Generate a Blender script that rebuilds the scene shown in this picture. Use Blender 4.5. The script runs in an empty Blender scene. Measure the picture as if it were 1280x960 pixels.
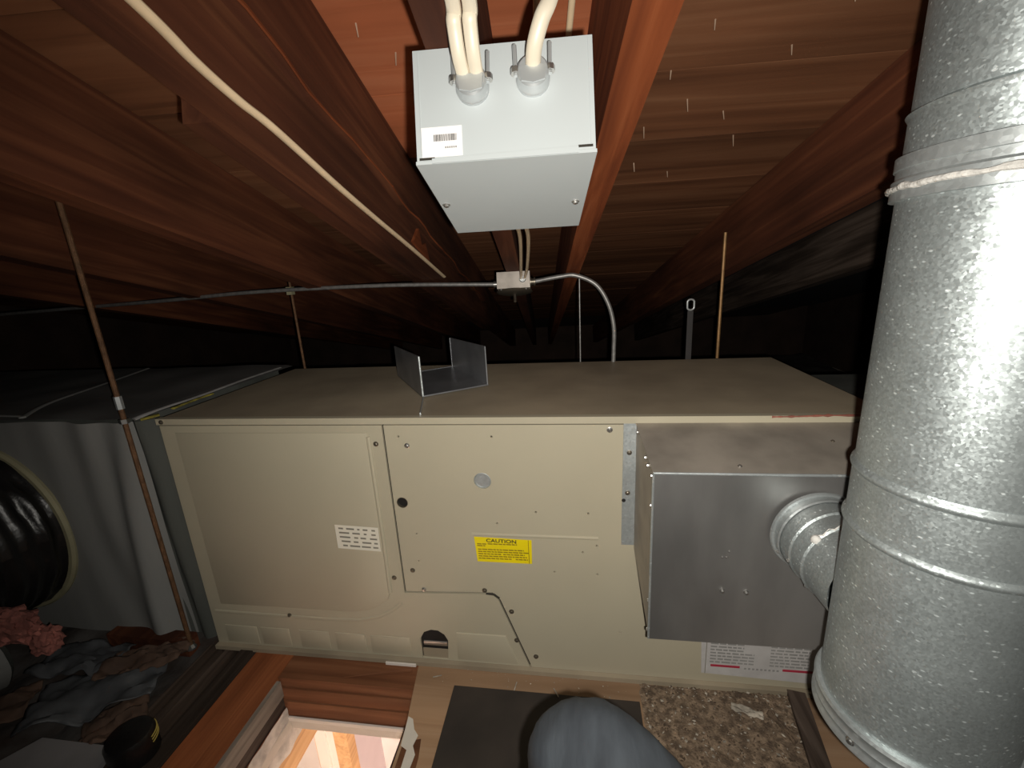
import bpy, bmesh, math, random
from mathutils import Vector, Matrix, noise
random.seed(7)
sc = bpy.context.scene
COL = sc.collection

# ------------------------------------------------------------------ camera
CAM = Vector((0.100, -0.7126, 0.8082))
YAW, PIT, ROL = -0.153267, 0.256380, -0.056333
fwd = Vector((math.sin(YAW)*math.cos(PIT), math.cos(YAW)*math.cos(PIT), -math.sin(PIT)))
rt0 = Vector((math.cos(YAW), -math.sin(YAW), 0)); up0 = rt0.cross(fwd)
RT = rt0*math.cos(ROL) + up0*math.sin(ROL); UP = up0*math.cos(ROL) - rt0*math.sin(ROL)
cd = bpy.data.cameras.new('camera'); cam = bpy.data.objects.new('camera', cd); COL.objects.link(cam)
cd.sensor_fit = 'HORIZONTAL'; cd.sensor_width = 36.0; cd.lens = 36.0*540.27/1280.0; cd.clip_start = 0.01
cam.matrix_world = Matrix(((RT.x, UP.x, -fwd.x, CAM.x), (RT.y, UP.y, -fwd.y, CAM.y), (RT.z, UP.z, -fwd.z, CAM.z), (0, 0, 0, 1)))
sc.camera = cam

# ------------------------------------------------------------------ world, light, exposure
w = bpy.data.worlds.new('world'); sc.world = w; w.use_nodes = True
w.node_tree.nodes['Background'].inputs[0].default_value = (0.10, 0.085, 0.075, 1)
w.node_tree.nodes['Background'].inputs[1].default_value = 0.02
sc.view_settings.view_transform = 'Standard'; sc.view_settings.look = 'None'
sc.view_settings.exposure = 0.0; sc.view_settings.gamma = 1.0; sc.view_settings.use_curve_mapping = False

FLASH_W = 38.0
ld = bpy.data.lights.new('phone_flash', 'SPOT'); ld.energy = FLASH_W; ld.shadow_soft_size = 0.004
ld.spot_size = math.radians(158); ld.spot_blend = 1.0; ld.color = (1.0, 0.955, 0.87)
ld.use_nodes = True
nt = ld.node_tree; em = [n for n in nt.nodes if n.type == 'EMISSION'][0]
fo = nt.nodes.new('ShaderNodeLightFalloff'); fo.inputs['Strength'].default_value = 1.0; fo.inputs['Smooth'].default_value = 0.30
nt.links.new(fo.outputs['Quadratic'], em.inputs['Strength'])
lo = bpy.data.objects.new('phone_flash', ld); COL.objects.link(lo)
flash_pos = CAM + RT*0.016 - UP*0.012
aim = (fwd + RT*0.14 + UP*0.04).normalized()
lo.matrix_world = Matrix.Translation(flash_pos) @ aim.to_track_quat('-Z', 'Y').to_matrix().to_4x4()

rd = bpy.data.lights.new('room_light', 'AREA'); rd.energy = 275.0; rd.shape = 'DISK'; rd.size = 0.35; rd.color = (1.0, 0.80, 0.66)
ro = bpy.data.objects.new('room_light', rd); COL.objects.link(ro); ro.location = (-0.05, -0.75, -0.135)

r2 = bpy.data.lights.new('gap_fill_light', 'AREA'); r2.energy = 14.0; r2.shape = 'DISK'; r2.size = 0.2; r2.color = (1.0, 0.90, 0.72)  # added lamp with no visible source, brightening the gap beside the casing
r2o = bpy.data.objects.new('gap_fill_light', r2); COL.objects.link(r2o); r2o.location = (-1.25, 0.50, -0.20)

# ------------------------------------------------------------------ roof frame: u across, v down the slope, n up; origin at the eye
AZ, EL = math.radians(-4.6), math.radians(-13.05)
vv = Vector((math.sin(AZ)*math.cos(EL), math.cos(AZ)*math.cos(EL), math.sin(EL)))
uu = Vector((math.cos(AZ), -math.sin(AZ), 0)); nn = uu.cross(vv)
RF = Matrix(((uu.x, vv.x, nn.x, CAM.x), (uu.y, vv.y, nn.y, CAM.y), (uu.z, vv.z, nn.z, CAM.z), (0, 0, 0, 1)))
I4 = Matrix.Identity(4)
HB, HT = 0.25, 0.41

# ------------------------------------------------------------------ materials
def nodes_of(m):
    m.use_nodes = True
    return m.node_tree, m.node_tree.nodes['Principled BSDF']
def mk(name, col, rough=0.5, metal=0.0, var=0.12, scale=12.0, bump=0.0, bscale=80.0, stretch=(1, 1, 1), col2=None, spec=0.5, detail=5.0, lo=0.35, hi=0.65):
    m = bpy.data.materials.new(name); t, b = nodes_of(m)
    tc = t.nodes.new('ShaderNodeTexCoord'); mp = t.nodes.new('ShaderNodeMapping')
    mp.inputs['Scale'].default_value = stretch
    t.links.new(tc.outputs['Object'], mp.inputs['Vector'])
    n = t.nodes.new('ShaderNodeTexNoise'); n.inputs['Scale'].default_value = scale; n.inputs['Detail'].default_value = detail
    t.links.new(mp.outputs['Vector'], n.inputs['Vector'])
    r = t.nodes.new('ShaderNodeValToRGB')
    c2 = col2 if col2 else tuple(c*(1-var*2) for c in col)
    r.color_ramp.elements[0].position = lo; r.color_ramp.elements[1].position = hi
    r.color_ramp.elements[0].color = (*c2, 1); r.color_ramp.elements[1].color = (*col, 1)
    t.links.new(n.outputs['Fac'], r.inputs['Fac']); t.links.new(r.outputs['Color'], b.inputs['Base Color'])
    b.inputs['Roughness'].default_value = rough; b.inputs['Metallic'].default_value = metal
    b.inputs['Specular IOR Level'].default_value = spec
    if bump:
        n2 = t.nodes.new('ShaderNodeTexNoise'); n2.inputs['Scale'].default_value = bscale; n2.inputs['Detail'].default_value = 4
        t.links.new(mp.outputs['Vector'], n2.inputs['Vector'])
        bp = t.nodes.new('ShaderNodeBump'); bp.inputs['Strength'].default_value = bump; bp.inputs['Distance'].default_value = 0.004
        t.links.new(n2.outputs['Fac'], bp.inputs['Height']); t.links.new(bp.outputs['Normal'], b.inputs['Normal'])
    return m
def wood(name, c_dark, c_mid, c_light, axis, rough=0.75, scale=1.0, blotch=0.5):
    m = bpy.data.materials.new(name); t, b = nodes_of(m)
    tc = t.nodes.new('ShaderNodeTexCoord'); oi = t.nodes.new('ShaderNodeObjectInfo')
    add = t.nodes.new('ShaderNodeVectorMath'); add.operation = 'ADD'
    sh = t.nodes.new('ShaderNodeVectorMath'); sh.operation = 'SCALE'; sh.inputs[0].default_value = (3.1, 5.7, 2.3)
    t.links.new(oi.outputs['Random'], sh.inputs['Scale'])
    t.links.new(tc.outputs['Object'], add.inputs[0]); t.links.new(sh.outputs[0], add.inputs[1])
    mp = t.nodes.new('ShaderNodeMapping'); s = [55*scale]*3; s[axis] = 3.0*scale; mp.inputs['Scale'].default_value = s
    t.links.new(add.outputs[0], mp.inputs['Vector'])
    n = t.nodes.new('ShaderNodeTexNoise'); n.inputs['Scale'].default_value = 1.0; n.inputs['Detail'].default_value = 8; n.inputs['Distortion'].default_value = 0.8
    t.links.new(mp.outputs['Vector'], n.inputs['Vector'])
    r = t.nodes.new('ShaderNodeValToRGB'); e = r.color_ramp.elements
    e[0].position = 0.30; e[0].color = (*c_dark, 1); e[1].position = 0.72; e[1].color = (*c_light, 1)
    k = e.new(0.5); k.color = (*c_mid, 1)
    t.links.new(n.outputs['Fac'], r.inputs['Fac'])
    mp2 = t.nodes.new('ShaderNodeMapping'); s2 = [9*scale]*3; s2[axis] = 2.5*scale; mp2.inputs['Scale'].default_value = s2
    t.links.new(add.outputs[0], mp2.inputs['Vector'])
    n2 = t.nodes.new('ShaderNodeTexNoise'); n2.inputs['Scale'].default_value = 1.0; n2.inputs['Detail'].default_value = 3
    t.links.new(mp2.outputs['Vector'], n2.inputs['Vector'])
    mr = t.nodes.new('ShaderNodeMapRange'); mr.inputs[1].default_value = 0.35; mr.inputs[2].default_value = 0.65
    mr.inputs[3].default_value = 1.0-blotch; mr.inputs[4].default_value = 1.12
    t.links.new(n2.outputs['Fac'], mr.inputs['Value'])
    mx = t.nodes.new('ShaderNodeMix'); mx.data_type = 'RGBA'; mx.blend_type = 'MULTIPLY'; mx.inputs['Factor'].default_value = 1.0
    cb = t.nodes.new('ShaderNodeCombineColor')
    for i in range(3): t.links.new(mr.outputs[0], cb.inputs[i])
    t.links.new(r.outputs['Color'], mx.inputs['A']); t.links.new(cb.outputs[0], mx.inputs['B'])
    t.links.new(mx.outputs['Result'], b.inputs['Base Color'])
    b.inputs['Roughness'].default_value = rough; b.inputs['Specular IOR Level'].default_value = 0.25
    bp = t.nodes.new('ShaderNodeBump'); bp.inputs['Strength'].default_value = 0.35; bp.inputs['Distance'].default_value = 0.003
    t.links.new(n.outputs['Fac'], bp.inputs['Height']); t.links.new(bp.outputs['Normal'], b.inputs['Normal'])
    return m
def galv(name, col, scale, tilt, rough, metal, contrast=0.3, fleck=0.0):
    # zinc spangle: each crystal has its own tone and its own slight tilt; a few bright ones carry their glint in the colour
    m = bpy.data.materials.new(name); t, b = nodes_of(m)
    L_ = t.links.new
    tc = t.nodes.new('ShaderNodeTexCoord')
    def vor(sc_, st):
        mp = t.nodes.new('ShaderNodeMapping'); mp.inputs['Scale'].default_value = st; mp.inputs['Rotation'].default_value = (0.5, 0.4, 0.3)
        L_(tc.outputs['Object'], mp.inputs['Vector'])
        v = t.nodes.new('ShaderNodeTexVoronoi'); v.inputs['Scale'].default_value = sc_; L_(mp.outputs[0], v.inputs['Vector']); return v
    def rng(src, a0, a1, b0, b1):
        r = t.nodes.new('ShaderNodeMapRange'); L_(src, r.inputs['Value'])
        for i, k in enumerate((a0, a1, b0, b1)): r.inputs[i+1].default_value = k
        return r.outputs[0]
    def math_(op, x, y):
        n = t.nodes.new('ShaderNodeMath'); n.operation = op
        for i, k in enumerate((x, y)):
            if hasattr(k, 'links') or hasattr(k, 'is_linked'): L_(k, n.inputs[i])
            else: n.inputs[i].default_value = k
        return n.outputs[0]
    v = vor(scale, (1, 1, 1))
    sp = t.nodes.new('ShaderNodeSeparateColor'); L_(v.outputs['Color'], sp.inputs[0])
    tone = rng(sp.outputs[0], 0, 1, 1-contrast, 1+contrast*0.6)
    n2 = t.nodes.new('ShaderNodeTexNoise'); n2.inputs['Scale'].default_value = 14; n2.inputs['Detail'].default_value = 6
    L_(tc.outputs['Object'], n2.inputs['Vector'])
    tone = math_('MULTIPLY', tone, rng(n2.outputs['Fac'], 0.3, 0.7, 0.84, 1.1))
    v2 = vor(scale*0.46, (1.0, 1.0, 1.9))
    sp2 = t.nodes.new('ShaderNodeSeparateColor'); L_(v2.outputs['Color'], sp2.inputs[0])
    fl = math_('MULTIPLY', rng(sp2.outputs[1], 0.90, 0.97, 0.0, 1.0), rng(v2.outputs['Distance'], 0.25, 0.5, 1.0, 0.0))
    tone = math_('MULTIPLY', tone, math_('ADD', 1.0, math_('MULTIPLY', fl, fleck)))
    sc_ = t.nodes.new('ShaderNodeVectorMath'); sc_.operation = 'SCALE'; sc_.inputs[0].default_value = col
    L_(tone, sc_.inputs['Scale']); L_(sc_.outputs[0], b.inputs['Base Color'])
    g = t.nodes.new('ShaderNodeNewGeometry')
    s1 = t.nodes.new('ShaderNodeVectorMath'); s1.operation = 'SUBTRACT'; s1.inputs[1].default_value = (0.5, 0.5, 0.5)
    L_(v.outputs['Color'], s1.inputs[0])
    s2 = t.nodes.new('ShaderNodeVectorMath'); s2.operation = 'SCALE'; s2.inputs['Scale'].default_value = tilt
    L_(s1.outputs[0], s2.inputs[0])
    a = t.nodes.new('ShaderNodeVectorMath'); a.operation = 'ADD'; L_(g.outputs['Normal'], a.inputs[0]); L_(s2.outputs[0], a.inputs[1])
    nm = t.nodes.new('ShaderNodeVectorMath'); nm.operation = 'NORMALIZE'; L_(a.outputs[0], nm.inputs[0])
    L_(nm.outputs[0], b.inputs['Normal'])
    b.inputs['Roughness'].default_value = rough; b.inputs['Metallic'].default_value = metal
    return m

M = {}
M['rafter'] = wood('rafter_wood', (0.070, 0.021, 0.010), (0.105, 0.033, 0.015), (0.17, 0.060, 0.026), 1, scale=0.8)
M['rafter_orange'] = wood('orange_rafter_wood', (0.13, 0.030, 0.009), (0.20, 0.050, 0.015), (0.27, 0.078, 0.027), 1, blotch=0.3)
M['plank'] = wood('deck_plank_wood', (0.31, 0.092, 0.038), (0.40, 0.118, 0.050), (0.46, 0.155, 0.072), 0, blotch=0.30, scale=0.5)
M['plank_dark'] = wood('dark_deck_plank_wood', (0.105, 0.040, 0.018), (0.165, 0.066, 0.030), (0.22, 0.098, 0.048), 0, blotch=0.35, scale=0.5)  # dark brown boards; the far middle ones imitate light falling off
M['deck_shade'] = mk('shaded_deck_black', (0.011, 0.008, 0.009), 0.95, 0, 0.2, 8)  # near-black deck boards: the dark bay's shade put into the colour
M['frame_wood'] = wood('hatch_frame_wood', (0.19, 0.056, 0.020), (0.29, 0.090, 0.033), (0.38, 0.13, 0.050), 1, blotch=0.3)
M['frame_wood_x'] = wood('hatch_header_wood', (0.15, 0.055, 0.024), (0.21, 0.082, 0.037), (0.28, 0.12, 0.058), 0, blotch=0.35, scale=0.7)
M['old_wood'] = wood('weathered_wood', (0.030, 0.020, 0.014), (0.065, 0.045, 0.034), (0.13, 0.095, 0.075), 1)
M['ply'] = wood('plywood', (0.26, 0.155, 0.088), (0.35, 0.215, 0.125), (0.42, 0.275, 0.17), 0, blotch=0.45, scale=0.5)
M['grey_wood'] = wood('grey_wood', (0.20,0.165,0.135), (0.28,0.235,0.195), (0.36,0.31,0.26), 1)
M['tan_wood'] = wood('tan_wood', (0.50, 0.28, 0.13), (0.62, 0.37, 0.18), (0.70, 0.44, 0.24), 1, blotch=0.1)
M['beige'] = mk('beige_enamel', (0.430, 0.388, 0.288), 0.42, 0, 0.035, 3.5, 0.02, 300)
M['beige_dark'] = mk('beige_enamel_dark', (0.36, 0.30, 0.215), 0.55, 0, 0.14, 6.0, 0.04, 200)  # darker, browner enamel for the cabinet, base rail and inner channel
M['black'] = mk('black_void', (0.006, 0.005, 0.005), 0.7)
M['gapdark'] = mk('seam_shadow_steel', (0.030, 0.024, 0.018), 0.8)
M['galv'] = galv('galvanised_spangle', (0.475, 0.525, 0.530), 560.0, 0.18, 0.50, 0.72, 0.15, 1.2)
M['galv_plain'] = galv('galvanised_plain', (0.49, 0.525, 0.53), 300.0, 0.10, 0.45, 0.65, 0.08, 0.3)
M['hood'] = mk('dull_sheet_steel', (0.44, 0.43, 0.42), 0.38, 0.75, 0.20, 7.0, 0.03, 60, (1, 1, 0.35))
M['hood_top'] = mk('dusty_sheet_steel', (0.42, 0.375, 0.32), 0.55, 0.35, 0.15, 14.0, 0.04, 90)
M['bracket'] = mk('bracket_steel', (0.34, 0.35, 0.37), 0.35, 0.7, 0.15, 12.0)
M['steel'] = mk('screw_steel', (0.55, 0.54, 0.52), 0.3, 0.9, 0.1)
M['steel_dark'] = mk('dark_screw_steel', (0.22, 0.19, 0.15), 0.4, 0.8, 0.1)
M['nail'] = mk('pale_nail_steel', (0.50, 0.36, 0.26), 0.5, 0.2, 0.1)
M['zinc'] = mk('zinc_fitting', (0.62, 0.65, 0.66), 0.32, 0.6, 0.1)
M['box'] = mk('grey_box_paint', (0.44, 0.475, 0.485), 0.5, 0, 0.015, 8.0)
M['cream'] = mk('cream_cable_jacket', (0.76, 0.58, 0.38), 0.45, 0, 0.05, 30)
M['cream_pale'] = mk('pale_cable_jacket', (0.66, 0.59, 0.47), 0.4, 0, 0.04, 30)  # less yellow jacket for the cables at the grey box
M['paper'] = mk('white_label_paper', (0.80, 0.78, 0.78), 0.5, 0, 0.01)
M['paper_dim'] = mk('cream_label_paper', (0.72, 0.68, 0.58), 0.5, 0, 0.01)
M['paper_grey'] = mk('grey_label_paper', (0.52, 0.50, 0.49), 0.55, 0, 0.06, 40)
M['yellow'] = mk('yellow_label', (0.78, 0.62, 0.004), 0.45, 0, 0.02)
M['ink'] = mk('black_ink', (0.03, 0.026, 0.02), 0.6)
M['ink_olive'] = mk('yellowed_ink', (0.30, 0.215, 0.01), 0.6)
M['ink_grey'] = mk('grey_ink', (0.23, 0.215, 0.17), 0.6)
M['ink_pale'] = mk('pale_grey_ink', (0.30, 0.295, 0.285), 0.6)
M['red'] = mk('red_print', (0.42, 0.03, 0.06), 0.6)
M['sealant'] = mk('white_sealant', (0.72, 0.70, 0.66), 0.6, 0, 0.1, 60, 0.6, 160)
M['rust'] = mk('red_sealant', (0.30, 0.10, 0.07), 0.7, 0, 0.2, 60, 0.4, 90)
M['rod'] = mk('rusty_threaded_rod', (0.19, 0.095, 0.045), 0.6, 0.3, 0.2, 60, 0.5, 500)
M['rod_bright'] = mk('brass_rod', (0.36, 0.20, 0.08), 0.5, 0.4, 0.15, 60)
M['conduit'] = mk('conduit_aluminium', (0.36, 0.35, 0.34), 0.45, 0.6, 0.15, 80)
M['jbox'] = mk('junction_box_steel', (0.50, 0.45, 0.40), 0.5, 0.4, 0.15, 30)
M['jacket'] = mk('grey_insulation_jacket', (0.25, 0.25, 0.24), 0.75, 0, 0.12, 7, 0.2, 30, (1, 1, 0.2))
M['jacket_dark'] = mk('dark_green_grey_jacket', (0.085, 0.09, 0.080), 0.8, 0, 0.2, 9, 0.25, 30, (1, 1, 0.2))
M['jacket_top'] = mk('dusty_jacket_top', (0.13, 0.125, 0.12), 0.8, 0, 0.2, 5)
M['tape_grey'] = mk('grey_foil_tape', (0.42, 0.41, 0.40), 0.6, 0, 0.12, 20, 0.3, 60)
M['tape_yellow'] = mk('yellow_insulation_edge', (0.42, 0.36, 0.06), 0.9, 0, 0.3, 60, 0.6, 120)
M['olive'] = mk('olive_tape_edge', (0.30, 0.275, 0.17), 0.7, 0, 0.1, 20)
M['plastic'] = mk('black_plastic_sleeve', (0.010, 0.009, 0.009), 0.34, 0, 0.1, 20, 0.5, 40)
M['pink'] = mk('pink_fibreglass', (0.42, 0.155, 0.125), 0.95, 0, 0.25, 25, 0.9, 70)
M['fluff'] = mk('grey_loose_insulation', (0.075, 0.068, 0.064), 0.95, 0, 0.3, 14, 0.8, 50, col2=(0.035, 0.022, 0.016))
M['paperbrown'] = mk('brown_kraft_paper', (0.115, 0.066, 0.044), 0.85, 0, 0.25, 14, 0.5, 40)
M['foil'] = mk('dull_grey_foil_sheet', (0.095, 0.10, 0.108), 0.6, 0.1, 0.2, 10, 0.4, 25)
M['plaster'] = mk('white_plaster', (0.72, 0.66, 0.58), 0.85, 0, 0.05, 16, 0.4, 60)
M['plaster_rough'] = mk('dirty_plaster_edge', (0.80, 0.74, 0.67), 0.9, 0, 0.18, 30, 0.9, 70)
M['casing'] = mk('white_painted_casing', (0.80, 0.74, 0.68), 0.5, 0, 0.02)
M['wall'] = mk('room_wall_paint', (0.80, 0.74, 0.72), 0.8, 0, 0.02)
M['wall_shade'] = mk('shaded_wall_paint', (0.62, 0.53, 0.56), 0.8, 0, 0.02)  # shade of the return face put into the colour as dim lavender
M['strap_dark'] = mk('dark_strap', (0.030, 0.026, 0.026), 0.7)
M['carpet'] = mk('room_floor', (0.45, 0.34, 0.24), 0.9, 0, 0.1, 30)
M['mat'] = mk('dark_brown_hardboard', (0.040, 0.030, 0.024), 0.75, 0, 0.25, 8)
M['denim'] = mk('blue_denim', (0.066, 0.078, 0.092), 0.9, 0, 0.16, 22, 0.25, 60, stretch=(2.6, 0.6, 0.6), col2=(0.034, 0.040, 0.049), lo=0.3, hi=0.7)
M['flake'] = mk('pale_debris', (0.50, 0.44, 0.36), 0.9, 0, 0.3, 60)
M['dust'] = mk('brown_grit', (0.30, 0.215, 0.145), 0.95, 0, 0.3, 70, 0.9, 220, col2=(0.105, 0.072, 0.048), detail=8, lo=0.38, hi=0.66)
M['crumb'] = mk('brown_debris', (0.155, 0.105, 0.068), 0.95, 0, 0.3, 60)
M['shoe'] = mk('brown_leather', (0.09, 0.05, 0.03), 0.6)
M['gold'] = mk('gold_print', (0.55, 0.42, 0.10), 0.5)
M['attic_dark'] = mk('attic_wall_boards', (0.06, 0.035, 0.025), 0.9, 0, 0.2, 6)

# ------------------------------------------------------------------ builders
PM = {}          # world matrices of parents
def setprops(o, label=None, cat=None, group=None, kind=None):
    if label: o['label'] = label
    if cat: o['category'] = cat
    if group: o['group'] = group
    if kind: o['kind'] = kind
    return o
def thing(name, label, cat, loc, group=None, frame=None):
    o = bpy.data.objects.new(name, None); COL.objects.link(o); o.empty_display_size = 0.05
    m = Matrix.Translation(Vector(loc)) if frame is None else (frame @ Matrix.Translation(Vector(loc)))
    o.matrix_world = m; PM[o.name] = m
    return setprops(o, label, cat, group)
class MB:
    def __init__(self, frame=I4):
        self.bm = bmesh.new(); self.f = frame
    def _new(self, verts, faces):
        vs = [self.bm.verts.new(v) for v in verts]
        for f in faces:
            try: self.bm.faces.new([vs[i] for i in f])
            except ValueError: pass
        return vs
    def box(self, a, b):
        (x0, y0, z0), (x1, y1, z1) = a, b
        self._new([(x0,y0,z0),(x1,y0,z0),(x1,y1,z0),(x0,y1,z0),(x0,y0,z1),(x1,y0,z1),(x1,y1,z1),(x0,y1,z1)],
                  [(0,3,2,1),(4,5,6,7),(0,1,5,4),(1,2,6,5),(2,3,7,6),(3,0,4,7)]); return self
    def hexa(self, p):      # 8 points: bottom 4 then top 4
        self._new(p, [(0,3,2,1),(4,5,6,7),(0,1,5,4),(1,2,6,5),(2,3,7,6),(3,0,4,7)]); return self
    def plate(self, pts, off, holes=()):
        # planar polygon (with holes) pushed along off
        off = Vector(off); bm = self.bm; es = []
        for loop in [pts] + list(holes):
            vs = [bm.verts.new(Vector(p)) for p in loop]
            es += [bm.edges.new((vs[i], vs[(i+1) % len(vs)])) for i in range(len(vs))]
        r = bmesh.ops.triangle_fill(bm, edges=es, use_beauty=True, use_dissolve=False)
        fs = [g for g in r['geom'] if isinstance(g, bmesh.types.BMFace)]
        e = bmesh.ops.extrude_face_region(bm, geom=fs)
        bmesh.ops.translate(bm, vec=off, verts=[g for g in e['geom'] if isinstance(g, bmesh.types.BMVert)])
        return self
    def tube(self, pts, rw, rh=None, up=None, seg=10, caps=True, radii=None):
        rh = rw if rh is None else rh
        P = [Vector(p) for p in pts]; rings = []; n = len(P); prev = None
        for i, p in enumerate(P):
            d = (P[min(i+1, n-1)] - P[max(i-1, 0)]).normalized()
            a = Vector(up) if up is not None else (prev if prev is not None else (Vector((0,0,1)) if abs(d.z) < 0.9 else Vector((1,0,0))))
            a = (a - d*a.dot(d))
            a = a.normalized() if a.length > 1e-5 else d.orthogonal().normalized()
            prev = a; b = d.cross(a); k = radii[i] if radii else 1.0
            rings.append([self.bm.verts.new(p + a*(math.cos(2*math.pi*j/seg)*rw*k) + b*(math.sin(2*math.pi*j/seg)*rh*k)) for j in range(seg)])
        for i in range(n-1):
            for j in range(seg):
                self.bm.faces.new((rings[i][j], rings[i][(j+1)%seg], rings[i+1][(j+1)%seg], rings[i+1][j]))
        if caps:
            self.bm.faces.new(rings[0][::-1]); self.bm.faces.new(rings[-1])
        return self
    def lathe(self, base, axis, prof, seg=48, cap0=False, cap1=False):
        ax = Vector(axis).normalized(); a = ax.orthogonal().normalized(); b = ax.cross(a); base = Vector(base)
        rings = []
        for (t, r) in prof:
            rings.append([self.bm.verts.new(base + ax*t + a*(math.cos(2*math.pi*j/seg)*r) + b*(math.sin(2*math.pi*j/seg)*r)) for j in range(seg)])
        for i in range(len(rings)-1):
            for j in range(seg):
                self.bm.faces.new((rings[i][j], rings[i][(j+1)%seg], rings[i+1][(j+1)%seg], rings[i+1][j]))
        if cap0: self.bm.faces.new(rings[0][::-1])
        if cap1: self.bm.faces.new(rings[-1])
        return self
    def blob(self, c, r, amp=0.2, fr=6.0, sub=3, seed=0.0):
        v0 = len(self.bm.verts)
        res = bmesh.ops.create_icosphere(self.bm, subdivisions=sub, radius=1.0)
        for v in res['verts']:
            d = v.co.normalized(); k = 1 + amp*noise.fractal(d*fr*0.3 + Vector((seed, seed*2, 0)), 1.0, 2.0, 4)
            v.co = Vector(c) + Vector((d.x*r[0]*k, d.y*r[1]*k, d.z*r[2]*k))
        return self
    def grid(self, fn, nu, nv):
        vs = [[self.bm.verts.new(fn(i/nu, j/nv)) for j in range(nv+1)] for i in range(nu+1)]
        for i in range(nu):
            for j in range(nv):
                self.bm.faces.new((vs[i][j], vs[i+1][j], vs[i+1][j+1], vs[i][j+1]))
        return self
    def bevel(self, w, seg=2):
        es = [e for e in self.bm.edges if len(e.link_faces) == 2 and e.calc_face_angle(0) > 0.5]
        bmesh.ops.bevel(self.bm, geom=es, offset=w, segments=seg, affect='EDGES', profile=0.5, clamp_overlap=True)
        return self
    def build(self, name, mat, parent=None, smooth=False, solid=0, label=None, cat=None, group=None, kind=None):
        bm = self.bm
        bmesh.ops.recalc_face_normals(bm, faces=bm.faces[:])
        bm.transform(self.f)
        me = bpy.data.meshes.new(name)
        if parent is not None:
            pm = PM[parent.name]; mw = pm.copy()
        else:
            co = [self.f.inverted() @ v.co for v in bm.verts]
            mn = [min(c[i] for c in co) for i in range(3)]; mx = [max(c[i] for c in co) for i in range(3)]
            base = Vector(((mn[0]+mx[0])/2, (mn[1]+mx[1])/2, mn[2]))
            mw = self.f @ Matrix.Translation(base)
        bm.transform(mw.inverted())
        if smooth:
            for f in bm.faces: f.smooth = True
            for e in bm.edges:
                if len(e.link_faces) == 2 and e.calc_face_angle(0) > 0.6: e.smooth = False
        bm.to_mesh(me); bm.free()
        me.materials.append(mat)
        o = bpy.data.objects.new(name, me); COL.objects.link(o)
        if parent is not None:
            o.parent = parent; PM[o.name] = mw
        else:
            o.matrix_world = mw; PM[o.name] = mw
        if solid:
            s = o.modifiers.new('thickness', 'SOLIDIFY'); s.thickness = solid
        return setprops(o, label, cat, group, kind)
_scr = {}
def screw(loc, direction, r, mat, parent, name='screw', frame=I4, h=0.6):
    # domed hex-washer screw head, mesh shared between alike screws
    key = (round(r, 4), mat.name, round(h, 2))
    if key not in _scr:
        b = MB(); b.lathe((0,0,0), (0,0,1), [(0, r), (r*0.18, r), (r*0.25, r*0.72), (r*h, r*0.66), (r*(h+0.12), r*0.45), (r*(h+0.12), 0.0001)], 10, True, False)
        me = bpy.data.meshes.new('screw_head'); bmesh.ops.recalc_face_normals(b.bm, faces=b.bm.faces[:])
        b.bm.to_mesh(me); b.bm.free(); me.materials.append(mat); _scr[key] = me
    o = bpy.data.objects.new(name, _scr[key]); COL.objects.link(o); o.parent = parent
    wm = frame @ Matrix.Translation(Vector(loc)) @ Vector(direction).to_track_quat('Z', 'Y').to_matrix().to_4x4()
    o.matrix_local = PM[parent.name].inverted() @ wm
    PM[o.name] = wm
    return o
def smoothpath(pts, n=6):
    P = [Vector(p) for p in pts]; out = []
    for i in range(len(P)-1):
        p0, p1, p2, p3 = P[max(i-1,0)], P[i], P[i+1], P[min(i+2, len(P)-1)]
        for k in range(n):
            t = k/n
            out.append(0.5*((2*p1) + (p2-p0)*t + (2*p0-5*p1+4*p2-p3)*t*t + (3*p1-p0-3*p2+p3)*t**3))
    out.append(P[-1]); return out
def circ(c, r, n, plane='xz', y=0.0):
    return [(c[0]+r*math.cos(2*math.pi*k/n), y, c[1]+r*math.sin(2*math.pi*k/n)) for k in range(n)]
def text_mesh(txt, size, mat, parent, origin, xdir, ydir, name, squeeze=1.0):
    cu = bpy.data.curves.new('lettering', 'FONT'); cu.body = txt; cu.size = size; cu.extrude = 0.0001; cu.align_x = 'CENTER'; cu.align_y = 'CENTER'
    cu.offset = size*0.02
    t = bpy.data.objects.new('lettering_tmp', cu); COL.objects.link(t)
    bpy.context.view_layer.update()
    me = bpy.data.meshes.new_from_object(t.evaluated_get(bpy.context.evaluated_depsgraph_get()))
    bpy.data.objects.remove(t)
    X = Vector(xdir).normalized()*squeeze; Y = Vector(ydir).normalized(); Z = Vector(xdir).cross(Vector(ydir)).normalized(); O = Vector(origin)
    wm = Matrix(((X.x, Y.x, Z.x, O.x), (X.y, Y.y, Z.y, O.y), (X.z, Y.z, Z.z, O.z), (0,0,0,1)))
    me.transform(PM[parent.name].inverted() @ wm)
    me.materials.clear(); me.materials.append(mat); me.name = name
    o = bpy.data.objects.new(name, me); COL.objects.link(o); o.parent = parent
    return o

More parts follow.
